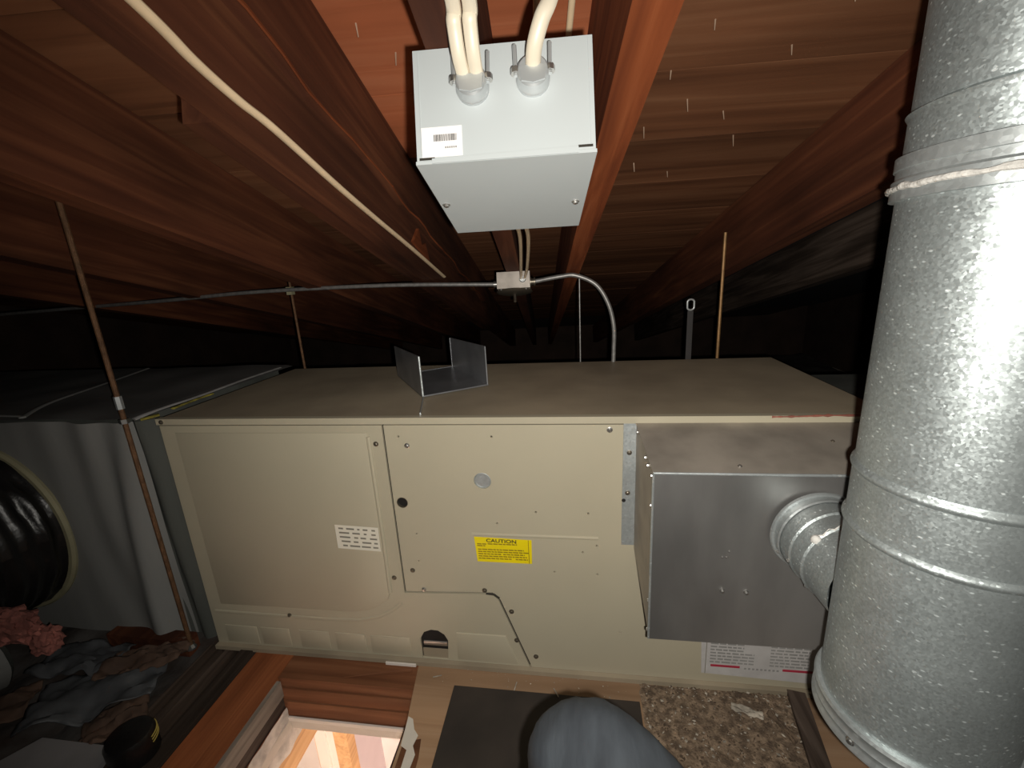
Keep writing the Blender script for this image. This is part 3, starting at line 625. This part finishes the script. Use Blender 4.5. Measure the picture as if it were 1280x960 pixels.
cable([(-0.247,-0.80,0.246), (-0.247,-0.30,0.2465), (-0.247,0.10,0.244), (-0.249,0.262,0.244), (-0.2535,0.317,0.244), (-0.2535,0.366,0.244), (-0.251,0.413,0.245), (-0.250,0.536,0.244), (-0.248,0.662,0.245), (-0.243,0.83,0.246), (-0.238,1.086,0.246)], 0.0046, 0.0030, 'cream', 'long cream cable running along the lower edge of the wide left rafter')
cable([(-0.031,0.5015,0.185), (-0.0285,0.56,0.196), (-0.029,0.75,0.226), (-0.0395,1.00,0.2325), (-0.044,1.092,0.229)], 0.0032, 0.0026, 'cream', 'left one of the two thin cables between grey box and junction box')
cable([(-0.0225,0.5015,0.185), (-0.0180,0.56,0.196), (-0.0150,0.75,0.226), (-0.026,1.00,0.2325), (-0.0365,1.092,0.229)], 0.0032, 0.0026, 'cream', 'right one of the two thin cables between grey box and junction box')

# junction box
J = thing('junction_box', 'small square steel junction box where the conduits meet', 'junction box', (-0.063, 1.13, 0.206), frame=RF)
MB(RF).box((-0.105,1.088,0.2085), (-0.022,1.172,0.2495)).bevel(0.004, 2).build('box_body', M['jbox'], J, smooth=True)
MB(RF).lathe((-0.0635,1.130,0.2085), (0,0,-1), [(0,0.046),(0.002,0.047),(0.005,0.044),(0.008,0.030),(0.009,0.0005)], 24).build('cover', M['steel_dark'], J, smooth=True)
MB(RF).tube([(-0.0635,1.13,0.2005), (-0.0625,1.125,0.186), (-0.0625,1.12,0.180)], 0.0035, seg=8).build('lever', M['steel_dark'], J, smooth=True)
for (a, c) in ((-0.095,1.098), (-0.032,1.098), (-0.095,1.162), (-0.032,1.162)): screw((a, c, 0.2085), (0,0,-1), 0.0045, M['steel'], J, frame=RF)
MB(RF).lathe((-0.022,1.128,0.230), (1,0,0), [(0,0.012),(0.003,0.012),(0.0035,0.0085),(0.009,0.0085),(0.0095,0.011),(0.013,0.011),(0.014,0.007)], 16, cap1=True).build('connector', M['steel_dark'], J, smooth=True)
MB(RF).lathe((-0.105,1.128,0.228), (-1,0,0), [(0,0.011),(0.003,0.011),(0.0035,0.008),(0.012,0.008)], 16, cap1=True).build('connector', M['steel'], J, smooth=True)
MB(RF).lathe((-0.040,1.088,0.229), (0,-1,0), [(0,0.0085),(0.003,0.0085),(0.005,0.007),(0.009,0.007),(0.009,0.0005)], 14).build('connector', M['zinc'], J, smooth=True)

def RW(c): return RF @ Vector(c)
jl = RW((-0.112,1.128,0.228)); jr = RW((-0.012,1.128,0.230))
cable([(-2.3,0.56,0.745), (-1.55,0.48,0.766), (-1.104,0.44,0.778), (-0.839,0.425,0.788), (-0.593,0.42,0.790), (-0.362,0.42,0.787), jl], 0.0052, 0.0052, 'conduit', 'straight metal conduit running left from the junction box', I4, (0,0,1), 8, cat='conduit', name='conduit')
cable([jr, (0.065,0.43,0.787), (0.103,0.43,0.787), (0.153,0.43,0.762), (0.184,0.432,0.712), (0.198,0.436,0.655), (0.199,0.441,0.600), (0.198,0.443,0.559)], 0.0056, 0.0056, 'conduit', 'curved flexible conduit from the junction box down to the furnace top', I4, (0,1,0), 8, cat='conduit', name='conduit')

# ================================================================== hanger rods and straps
def deck_z(x, y):   # height of the deck underside over a floor point
    return CAM.z + (HT - nn.x*(x-CAM.x) - nn.y*(y-CAM.y))/nn.z
R1 = thing('threaded_rod', 'rusty hanger rod in front of the left wrapped plenum corner', 'rod', (-0.795, -0.012, 0.0))
MB().tube([(-0.795,-0.013,0.0), (-0.795,-0.013,deck_z(-0.795,-0.013))], 0.0047, seg=10).build('rod', M['rod'], R1, smooth=True)
MB().lathe((-0.795,-0.013,0.555), (0,0,1), [(0,0.001),(0,0.0085),(0.009,0.0085),(0.009,0.001)], 6).build('nut', M['steel'], R1)
MB().lathe((-0.795,-0.013,0.585), (0,0,1), [(0,0.001),(0,0.0068),(0.026,0.0068),(0.026,0.001)], 6).build('coupling_nut', M['zinc'], R1)
MB().lathe((-0.795,-0.013,0.000), (0,0,1), [(0,0.001),(0,0.010),(0.004,0.010),(0.012,0.006),(0.012,0.001)], 8).build('foot_nut', M['steel'], R1)
R2 = thing('threaded_rod', 'thin dark rod behind the furnace crossing the straight conduit', 'rod', (-0.72, 0.478, 0.0))
MB().tube([(-0.722,0.478,-0.10), (-0.722,0.478,deck_z(-0.722,0.478))], 0.0035, seg=8).build('rod', M['rod'], R2, smooth=True)
MB().box((-0.732,0.470,0.775), (-0.716,0.486,0.797)).bevel(0.002,1).build('clip', M['olive'], R2)
R3_ = thing('threaded_rod', 'orange-brown rod rising behind the furnace toward the right rafter', 'rod', (0.50, 0.568, 0.0))
MB().tube([(0.4975,0.568,-0.10), (0.4985,0.568,0.875)], 0.0042, seg=8).build('rod', M['rod_bright'], R3_, smooth=True)
MB().tube([(0.512,0.578,0.80), (0.512,0.578,0.87)], 0.002, seg=6).build('hanger_nail', M['rod'], R3_)
cable([(0.111,0.475,-0.1), (0.1115,0.475,0.45), (0.112,0.475,0.79)], 0.002, 0.002, 'conduit', 'thin grey wire standing behind the furnace under the curved conduit', I4, (1,0,0), 4, cat='wire', name='hanger_wire')
S = thing('hanger_strap', 'dark strap with a pale metal eye standing behind the furnace', 'strap', (0.395, 0.47, 0.0))
MB().box((0.388,0.470,-0.10), (0.402,0.474,0.682)).build('strap', M['strap_dark'], S)
eye = [(0.395+0.0085*math.cos(t*math.pi/12), 0.470, 0.698+0.006*(1 if math.sin(t*math.pi/12) > 0 else -1)+0.0075*math.sin(t*math.pi/12)) for t in range(25)]
MB().tube(eye, 0.0024, 0.0024, up=(0,1,0), seg=8, caps=False).build('eye', M['zinc'], S, smooth=True, label='pale oblong metal eye')

# ================================================================== U-shaped bracket on the furnace top
U = thing('metal_bracket', 'U-shaped sheet metal bracket lying on the furnace top', 'bracket', (-0.22, 0.26, H))
o_ = Vector((-0.2215,0.124,H+0.0005)); d1 = Vector((0.1235,0.089,0)); d2 = Vector((-0.137,0.200,0))
def bp_(a, c, z): return tuple(o_ + d1*a + d2*c + Vector((0,0,z)))
zz = 0.0022; up_ = Vector((0,0,1))
MB().plate([bp_(0,0,0), bp_(1,0,0), bp_(1,1,0), bp_(0,1,0)], (0,0,zz)).build('base_plate', M['bracket'], U)
MB().plate([bp_(0,0,0), bp_(0,1,0), bp_(0,1,0.078), bp_(0,0,0.088)], tuple(d1.normalized()*0.0025)).build('flange', M['bracket'], U)
MB().plate([bp_(1,0,0), bp_(1,1,0), bp_(1,1,0.082), bp_(1,0,0.090)], tuple(-d1.normalized()*0.0022)).build('flange', M['bracket'], U)
MB().tube([bp_(0.01,-0.004,0.001), bp_(0.01,-0.004,0.087)], 0.0022, seg=8).build('rim', M['galv_plain'], U, smooth=True)
MB().tube([bp_(0,-0.004,0.002), bp_(1,-0.004,0.002)], 0.0020, seg=8).build('rim', M['bracket'], U, smooth=True)
MB().tube([bp_(0.99,1.0,0.002), bp_(0.99,1.0,0.081)], 0.0022, seg=8).build('rim', M['bracket'], U, smooth=True)
MB().tube([bp_(0.99,-0.004,0.002), bp_(0.99,-0.004,0.089)], 0.0018, seg=8).build('rim', M['bracket'], U, smooth=True)
MB().tube([bp_(0,1,0.002), bp_(1,1,0.002)], 0.0018, seg=8).build('rim', M['bracket'], U, smooth=True)
# bright strip standing in for the left flange edge's reflection in the furnace top
pA = Vector(bp_(0.01, -0.01, 0.0)); pB = Vector((-0.186, 0.012, H+0.0015))
MB().tube([pA, pB], 0.0034, 0.0014, seg=8).build('edge_reflection', M['zinc'], U, smooth=True)

# ================================================================== LEFT PLENUM (insulation jacket)
L = thing('wrapped_plenum', 'duct plenum wrapped in grey insulation jacket left of the furnace', 'duct', (-1.35, 0.25, 0.0))
def front(u_, t_):
    x = -1.95 + (1.95-0.815)*u_; z = 0.004 + 0.548*t_
    k = max(0.0, min(1.0, (x+1.12)/0.25))
    wr_ = 0.012*math.sin((x*58) + 2.2*t_ + 1.4*math.sin(t_*3)) * k*(0.35+0.65*t_)
    fold = -0.022*k*math.exp(-((x+0.885-0.03*t_)/0.03)**2)*(0.5+0.5*math.sin(3.0*t_+0.6))
    taper = -0.0 + 0.016*max(0, (x+0.88)/0.065)*(1 if x > -0.88 else 0)
    return (x, 0.012 + wr_*0.6 + fold + taper + 0.004*noise.noise(Vector((x*7, z*5, 0))), z - (0.006*abs(math.sin(x*9)) if t_ > 0.99 else 0))
b = MB(); b.grid(front, 120, 40); b.build('front_jacket', M['jacket'], L, smooth=True)
def topj(u_, t_):
    x = -1.95 + (1.95-0.785)*u_; y = 0.010 + 0.50*t_
    return (x, y, 0.556 - 0.004*math.exp(-t_*30) + 0.006*noise.noise(Vector((x*6, y*6, 2))) + (0.004 if u_ < 1 else 0))
b = MB(); b.grid(topj, 60, 24); b.build('top_jacket', M['jacket_top'], L, smooth=True)
MB().box((-1.94, 0.045, 0.004), (-0.83, 0.50, 0.545)).build('plenum_body', M['jacket_dark'], L)
def coll(u_, t_):
    x = -0.828 + 0.092*u_; z = 0.002 + 0.548*t_
    return (x, 0.022 + 0.010*math.sin(u_*9.0+t_*2) + 0.004*noise.noise(Vector((x*40, z*6, 5))), z)
b = MB(); b.grid(coll, 14, 30); b.build('collar_wrap', M['jacket_dark'], L, smooth=True)
def tape(pts, wdt, mat, name):
    b = MB(); P_ = smoothpath(pts, 8)
    b.tube(P_, wdt, 0.0022, up=(1,0.35,0), seg=8); return b.build(name, M[mat], L, smooth=True)
tape([(-0.790,0.455,0.562), (-0.787,0.30,0.5635), (-0.780,0.16,0.563), (-0.786,0.05,0.562), (-0.798,0.008,0.556)], 0.008, 'tape_grey', 'seam_tape')
tape([(-0.762,0.170,0.5625), (-0.762,0.12,0.5625), (-0.757,0.060,0.562)], 0.006, 'tape_yellow', 'yellow_edge')
tape([(-0.760,0.030,0.558), (-0.780,0.006,0.556)], 0.007, 'tape_yellow', 'yellow_edge')
tape([(-1.272,0.474,0.566), (-1.19,0.27,0.567), (-1.13,0.10,0.566), (-1.08,0.012,0.560)], 0.007, 'jacket', 'seam_tape')
tape([(-1.09,0.02,0.560), (-1.30,0.03,0.561), (-1.6,0.03,0.561)], 0.004, 'jacket', 'seam_tape')

MB().box((0.600, 0.04, 0.0), (1.25, 0.47, 0.505)).bevel(0.012, 3).build('wrapped_plenum', M['jacket_dark'], smooth=True, label='dark wrapped duct at the right end of the furnace, behind the flue', cat='duct')

# black flexible duct leaving the front of the plenum
K = thing('flexible_duct', 'black plastic-sleeved round duct opening at the left edge of the plenum', 'duct', (-1.27, -0.02, 0.07))
kc = Vector((-1.275, 0.012, 0.285))
MB().lathe(kc, (0,-1,0), [(0.0,0.2235),(0.006,0.2245),(0.012,0.2205),(0.012,0.2120)], 64).build('tape_rim', M['olive'], K, smooth=True)
def sleeve(u_, t_):
    a = 2*math.pi*u_; d = 0.13*t_
    r = 0.211 - 0.012*t_ + 0.003*math.sin(t_*27) + 0.008*noise.noise(Vector((math.cos(a)*4, math.sin(a)*4, t_*5)))
    return (kc.x + r*math.cos(a), kc.y - d, kc.z + r*math.sin(a))
b = MB(); b.grid(sleeve, 72, 26); b.build('plastic_sleeve', M['plastic'], K, smooth=True)
def endc(u_, t_):
    a = 2*math.pi*u_; r = 0.2*(1-t_) + 0.0005
    return (kc.x + r*math.cos(a), kc.y - 0.128 - 0.02*t_ + 0.012*noise.noise(Vector((r*20*math.cos(a), r*20*math.sin(a), 1))), kc.z + r*math.sin(a))
b = MB(); b.grid(endc, 48, 12); b.build('plastic_end', M['plastic'], K, smooth=True)
MB().blob((-1.29,-0.125,0.33), (0.02, 0.012, 0.02), 0.3, 6, 2, 5).build('tan_tag', M['tan_wood'], K, smooth=True)
b = MB(); b.blob((-1.060,-0.140,0.165), (0.075,0.030,0.036), 0.32, 11, 4, 2.0); b.build('insulation_tuft', M['pink'], smooth=True, label='torn pink fibreglass tuft at the bottom of the black duct mouth', cat='insulation')
b = MB(); b.blob((-1.000,-0.125,0.120), (0.030,0.022,0.030), 0.30, 11, 4, 6.0); b.build('insulation_tuft', M['pink'], smooth=True, label='smaller pink fibreglass tuft beside the rim of the black duct', cat='insulation')
G = thing('insulated_duct', 'grey wrapped small round duct on the floor at the left edge', 'duct', (-1.16, -0.20, 0.0))
def gd(u_, t_):
    a = 2*math.pi*u_; y = -0.13 - 0.5*t_; r = 0.085 + 0.004*noise.noise(Vector((math.cos(a)*3, math.sin(a)*3, t_*8)))
    return (-1.20 - 0.35*t_ + r*math.cos(a), y, 0.055 + r*math.sin(a))
b = MB(); b.grid(gd, 40, 16); b.build('jacket', M['jacket'], G, smooth=True)
b = MB(); b.lathe((-1.20,-0.13,0.055), (0,1,0), [(0,0.087),(0.012,0.075),(0.015,0.001)], 40); b.build('end_cap', M['jacket_dark'], G, smooth=True)

# ================================================================== FLOOR LEVEL, left: loose insulation, boards, scraps
def loose(u_, t_):
    x = -2.4 + (2.4-0.64)*u_; y = -1.0 + 1.06*t_
    return (x, y, -0.028 + 0.030*noise.fractal(Vector((x*7, y*7, 3)), 1.0, 2.0, 4) + 0.004*noise.noise(Vector((x*45, y*45, 0))))
b = MB(); b.grid(loose, 110, 66); o = b.build('loose_insulation', M['fluff'], smooth=True, kind='stuff', label='grey-brown loose insulation over the attic floor left of the hatch', cat='insulation')
def loose2(u_, t_):
    x = -2.9 + 5.0*u_; y = 0.50 + 2.95*t_
    return (x, y, -0.06 + 0.03*noise.fractal(Vector((x*5, y*5, 9)), 1.0, 2.0, 3))
b = MB(); b.grid(loose2, 60, 60); b.build('loose_insulation', M['fluff'], smooth=True, kind='stuff', label='dark loose insulation on the floor behind the furnace', cat='insulation')
def board(p, mat, label, cat, name, group=None):
    b = MB(); b.hexa(p); b.bevel(0.002, 1); return b.build(name, M[mat], label=label, cat=cat, group=group)
def slat(a, c, wd, z0, z1):
    a = Vector(a); c = Vector(c); n_ = (c-a).cross(Vector((0,0,1))).normalized()*wd/2
    return [tuple(Vector((q.x, q.y, z))) for z in (z0, z1) for q in (a-n_, c-n_, c+n_, a+n_)]
board(slat((-0.655,-0.85,0), (-0.655,0.02,0), 0.030, -0.10, 0.004), 'old_wood', 'weathered dark board standing against the orange hatch joist', 'board', 'wooden_board')
board(slat((-0.700,-0.85,0), (-0.698,0.0,0), 0.034, -0.10, -0.004), 'old_wood', 'second weathered dark board, outer one left of the hatch joist', 'board', 'wooden_board')
board(slat((-0.752,-0.60,0), (-0.742,0.0,0), 0.030, -0.10, 0.000), 'old_wood', 'third weathered board, nearest the rusty rod foot', 'board', 'wooden_board')
board(slat((-1.02,0.0,0), (-0.80,-0.004,0), 0.030, -0.02, 0.022), 'rafter', 'dark brown wood strip under the grey plenum front', 'board', 'wooden_strip')
def sheet(c, sx, sy, rot, amp, mat, label, cat, name, seed, curl=0.0):
    cs, sn = math.cos(rot), math.sin(rot)
    def f(u_, t_):
        a = (u_-0.5)*sx; e = (t_-0.5)*sy*(1+0.25*noise.noise(Vector((u_*5, seed, 0))))
        return (c[0]+a*cs-e*sn, c[1]+a*sn+e*cs, c[2]+amp*noise.fractal(Vector((u_*3+seed, t_*3, seed)), 1.0, 2.0, 3) + curl*(u_-0.5)**2)
    b = MB(); b.grid(f, 24, 18); return b.build(name, M[mat], smooth=True, solid=0.002, label=label, cat=cat)
sheet((-0.86,-0.06,0.020), 0.16, 0.075, 0.35, 0.022, 'paperbrown', 'crumpled brown kraft paper by the foot of the rusty rod', 'paper', 'kraft_paper', 1.3)
sheet((-0.90,-0.13,0.010), 0.22, 0.13, 0.5, 0.022, 'foil', 'crumpled grey sheet on the loose insulation beside the brown paper', 'sheet', 'foil_sheet', 4.1)
sheet((-1.02,-0.07,0.012), 0.18, 0.08, 0.1, 0.018, 'foil', 'grey sheet piece under the pink tufts', 'sheet', 'foil_sheet', 7.7)
sheet((-0.80,-0.185,0.004), 0.10, 0.08, 0.8, 0.016, 'paperbrown', 'small brown paper scrap behind the black canister', 'paper', 'kraft_paper', 9.2)
sheet((-1.08,-0.20,0.012), 0.14, 0.08, 0.6, 0.016, 'paperbrown', 'rust-brown paper scrap at the lower left edge', 'paper', 'kraft_paper', 12.2)
b = MB(); b.hexa([(-1.02,-0.40,-0.02),(-0.70,-0.40,-0.02),(-0.745,-0.232,-0.02),(-0.90,-0.232,-0.02),(-1.02,-0.40,0.012),(-0.70,-0.40,0.012),(-0.745,-0.232,0.012),(-0.90,-0.232,0.012)]); b.bevel(0.003,2)
b.build('drywall_offcut', mk('pale_gypsum', (0.24,0.23,0.235), 0.85, 0, 0.1, 12), label='pale grey gypsum board offcut at the lower left corner', cat='board')
T = thing('canister', 'black canister with gold print beside the hatch frame', 'canister', (-0.695, -0.23, 0.0))
MB().lathe((-0.695,-0.235,0.0), (0,0,1), [(0.0,0.001),(0.0,0.034),(0.004,0.0365),(0.045,0.0365),(0.052,0.033),(0.055,0.024),(0.055,0.001)], 32).build('body', M['plastic'], T, smooth=True)
for dz in (0.030, 0.036, 0.042):
    MB().tube([(-0.695+0.0368*math.cos(a_), -0.235+0.0368*math.sin(a_), dz) for a_ in [math.radians(d) for d in range(10, 75, 8)]], 0.0008, 0.0014, up=(0,0,1), seg=6).build('gold_stripe', M['gold'], T)

# ================================================================== HATCH FRAME
Hh = thing('hatch_frame', 'orange-brown wooden frame around the bright attic hatch', 'hatch frame', (-0.4, -0.4, -0.1))
MB().box((-0.632,-0.95,-0.110), (-0.540,-0.006,0.000)).bevel(0.003,2).build('side_joist', M['frame_wood'], Hh)
MB().box((-0.538,-0.064,-0.060), (-0.236,0.030,-0.0005)).bevel(0.002,1).build('header_joist', M['frame_wood_x'], Hh)
MB().box((-0.538,-0.0665,-0.109), (-0.236,-0.020,-0.062)).bevel(0.002,1).build('header_board', M['frame_wood_x'], Hh)
MB().box((-0.538,-0.0680,-0.040), (-0.236,-0.0642,-0.024)).build('stop_strip', M['frame_wood_x'], Hh)
MB().box((-0.234,-0.95,-0.110), (-0.190,0.44,-0.019)).bevel(0.002,1).build('side_joist', M['old_wood'], Hh)
MB().box((-0.540,-0.90,-0.046), (-0.531,-0.068,-0.006)).build('side_liner', M['grey_wood'], Hh, label='grey liner board')  # grey band over a dark one along the joist's inner face
MB().box((-0.540,-0.90,-0.078), (-0.534,-0.068,-0.047)).build('side_liner', M['old_wood'], Hh, label='dark lower liner board')
MB().box((-0.530,-0.072,-0.109), (-0.236,-0.068,-0.100)).build('plaster_edge', M['casing'], Hh)
# broken plaster face and wooden casing under the left edge of the opening, lit from the room
def ledge(u_, t_):
    y = -0.90 + (0.832 if t_ < 0.45 else 1.00)*u_; z = -0.077 - 0.100*t_ - (0.010*noise.fractal(Vector((y*20, 0, 0)), 1, 2, 3) if t_ > 0.9 else 0)
    return (-0.5312 + 0.003*noise.noise(Vector((z*60, y*40, 1))), y, z)
b = MB(); b.grid(ledge, 90, 12); b.build('plaster_face', M['plaster_rough'], Hh, smooth=True)
MB().box((-0.560,-0.90,-0.240), (-0.534,0.18,-0.168)).build('hatch_casing', M['tan_wood'], Hh)
MB().box((-0.735,-0.004,-0.110), (-0.636,0.46,-0.003)).build('furnace_joist', M['old_wood'], Hh)

# ================================================================== PLYWOOD PLATFORM, mat and debris
PL = MB(); PL.plate([(-0.246,-0.013,-0.018), (-0.225,-0.14,-0.018), (-0.212,-0.95,-0.018), (0.56,-0.95,-0.018), (0.56,0.45,-0.018), (-0.236,0.45,-0.018)], (0,0,0.0178)); PL.bevel(0.001,1)
plo = PL.build('plywood_platform', M['ply'], label='tan plywood platform in front of and under the furnace', cat='platform')
for x_ in (0.15, 0.50):
    MB().box((x_,-0.95,-0.110), (x_+0.04,0.46,-0.019)).build('joist', M['old_wood'], plo)
# splash of old white paint over the plywood's torn left corner
b = MB(); b.plate([(-0.2265,-0.118,0), (-0.216,-0.122,0), (-0.207,-0.140,0), (-0.196,-0.150,0), (-0.199,-0.168,0), (-0.190,-0.182,0), (-0.193,-0.230,0), (-0.206,-0.235,0), (-0.208,-0.176,0), (-0.221,-0.170,0)], (0,0,0.0008)); b.build('paint_splash', M['plaster'], plo, label='splash of old white paint')
b = MB(); b.plate([(-0.2185,-0.172,0), (-0.206,-0.160,0), (-0.1885,-0.155,0), (-0.1825,-0.185,0), (-0.176,-0.30,0), (-0.2145,-0.30,0)], (0,0,0.0005)); b.build('torn_veneer', M['plank_dark'], plo, label='dark torn veneer at the left edge')
b = MB(); b.plate([(-0.1555,-0.049,0.0002), (0.2085,-0.049,0.0002), (0.2075,-0.60,0.0002), (-0.150,-0.60,0.0002)], (0,0,0.003)); b.bevel(0.0008,1)
b.build('hardboard_mat', M['mat'], label='dark brown hardboard sheet on the plywood under the knee', cat='mat')
board(slat((0.500,0.0-0.008,0), (0.452,-0.30,0), 0.030, 0.0005, 0.012), 'old_wood', 'dark narrow board on the plywood beside the flue pipe', 'board', 'wooden_board')
# crumbs too many to count
def crumbs(n_, area, smin, smax, mat, label, seedv):
    rnd = random.Random(seedv); b = MB()
    for _ in range(n_):
        x = rnd.uniform(area[0], area[1]); y = area[3] - (area[3]-area[2])*rnd.random()**1.3
        s = smin + (smax-smin)*rnd.random()**3; a = rnd.random()*6.28
        e1 = Vector((math.cos(a), math.sin(a), rnd.uniform(-.2,.2)))*s; e2 = Vector((-math.sin(a), math.cos(a), rnd.uniform(-.2,.2)))*s*rnd.uniform(.25,.8); c = Vector((x, y, 0.0030+s*0.3)); t = Vector((0,0,s*0.35))
        b._new([c-e1, c+e2, c+e1*0.9, c-e2*1.1, c+t], [(0,1,4),(1,2,4),(2,3,4),(3,0,4),(3,2,1,0)])
    return b.build('debris', M[mat], kind='stuff', label=label, cat='debris')
crumbs(4200, (0.213, 0.49, -0.36, -0.013), 0.0008, 0.0042, 'crumb', 'brown crumbs of debris on the plywood below the rating label', 1)
crumbs(900, (0.215, 0.49, -0.36, -0.013), 0.0005, 0.0045, 'flake', 'pale flakes of debris scattered on the plywood by the flue', 2)
crumbs(60, (-0.2, 0.21, -0.048, -0.012), 0.0005, 0.0025, 'flake', 'tiny pale specks on the plywood strip before the furnace', 3)
sheet((0.398,-0.052,0.006), 0.052, 0.014, -0.30, 0.004, 'flake', 'long pale wood chip among the debris by the flue', 'chip', 'wood_chip', 2.2)
sheet((0.448,-0.075,0.006), 0.055, 0.010, -1.15, 0.005, 'crumb', 'brown curled wood sliver beside the narrow dark board', 'chip', 'wood_chip', 5.2)
sheet((0.405,-0.022,0.006), 0.034, 0.010, -0.1, 0.004, 'crumb', 'brown wood chip just under the rating label', 'chip', 'wood_chip', 8.2)
for (a, c, l) in (((-0.030,-0.030,0.002), (-0.033,-0.049,0.002), 'pale straw splinter on the plywood strip, left of the knee'), ((0.045,-0.037,0.002), (0.055,-0.056,0.005), 'pale straw splinter on the plywood strip, just behind the knee'),
                  ((-0.205,-0.035,0.002), (-0.188,-0.029,0.002), 'pale scratch-like sliver at the left end of the plywood strip')):
    MB().tube([a, c], 0.0011, seg=6).build('splinter', M['flake'], label=l, cat='splinter')
def dust(u_, t_):
    x = 0.212 + 0.282*u_ + 0.004*noise.noise(Vector((t_*30, 0, 1))); y = -0.40 + 0.389*t_
    edge = min(u_, 1-u_, 1-t_)*14
    return (x, y, 0.0004 + min(1, edge)*(0.0026 + 0.0020*noise.fractal(Vector((x*60, y*60, 2)), 1, 2, 3)))
b = MB(); b.grid(dust, 90, 110); b.build('debris', M['dust'], smooth=True, kind='stuff', label='brown dust and grit covering the plywood right of the hardboard', cat='debris')
# long splinter and a white offcut on the hatch header
MB().tube([(-0.395,-0.052,0.0), (-0.33,-0.040,0.003), (-0.255,-0.024,0.002)], 0.0030, 0.0012, up=(0,0,1), seg=6, radii=[0.3,1,1.2]).build('splinter', M['frame_wood_x'], label='long orange wood splinter on the hatch header', cat='splinter')
MB().box((-0.318,-0.014,0.0), (-0.250,-0.011,0.006)).build('white_strip', M['casing'], label='thin white strip tucked between hatch header and furnace base', cat='strip')

# ================================================================== PERSON: raised knee in blue jeans at the lower edge
PE = thing('person', 'person in blue denim jeans, raised knee resting above the hardboard sheet', 'person', (0.2, -0.6, 0.0))
sk = [((0.30,-0.90,0.13), 0.105), ((0.245,-0.76,0.20), 0.092), ((0.185,-0.60,0.29), 0.080), ((0.150,-0.490,0.378), 0.074), ((0.114,-0.438,0.394), 0.062), ((0.086,-0.412,0.398), 0.047), ((0.099,-0.436,0.345), 0.054), ((0.105,-0.50,0.22), 0.054), ((0.105,-0.56,0.11), 0.050), ((0.105,-0.58,0.035), 0.048)]
me = bpy.data.meshes.new('jeans'); me.from_pydata([tuple(Vector(p)-Vector((0.2,-0.6,0))) for p, r in sk], [(i, i+1) for i in range(len(sk)-1)], [])
jo = bpy.data.objects.new('jeans', me); COL.objects.link(jo); jo.parent = PE; me.materials.append(M['denim'])
sm = jo.modifiers.new('skin', 'SKIN'); sm.use_smooth_shade = True
for i, (p, r) in enumerate(sk): me.skin_vertices[0].data[i].radius = (r, r)
me.skin_vertices[0].data[0].use_root = True
ss = jo.modifiers.new('subdivision', 'SUBSURF'); ss.levels = 3; ss.render_levels = 3
tx = bpy.data.textures.new('denim_folds', 'CLOUDS'); tx.noise_scale = 0.035; tx.noise_depth = 3
dm = jo.modifiers.new('folds', 'DISPLACE'); dm.texture = tx; dm.strength = 0.011; dm.mid_level = 0.5; dm.texture_coords = 'LOCAL'
b = MB(); b.blob((0.105,-0.525,0.030), (0.045,0.125,0.032), 0.03, 3, 3, 0.0)
for v_ in b.bm.verts: v_.co.z = max(v_.co.z, 0.005)
b.build('shoe', M['shoe'], PE, smooth=True)
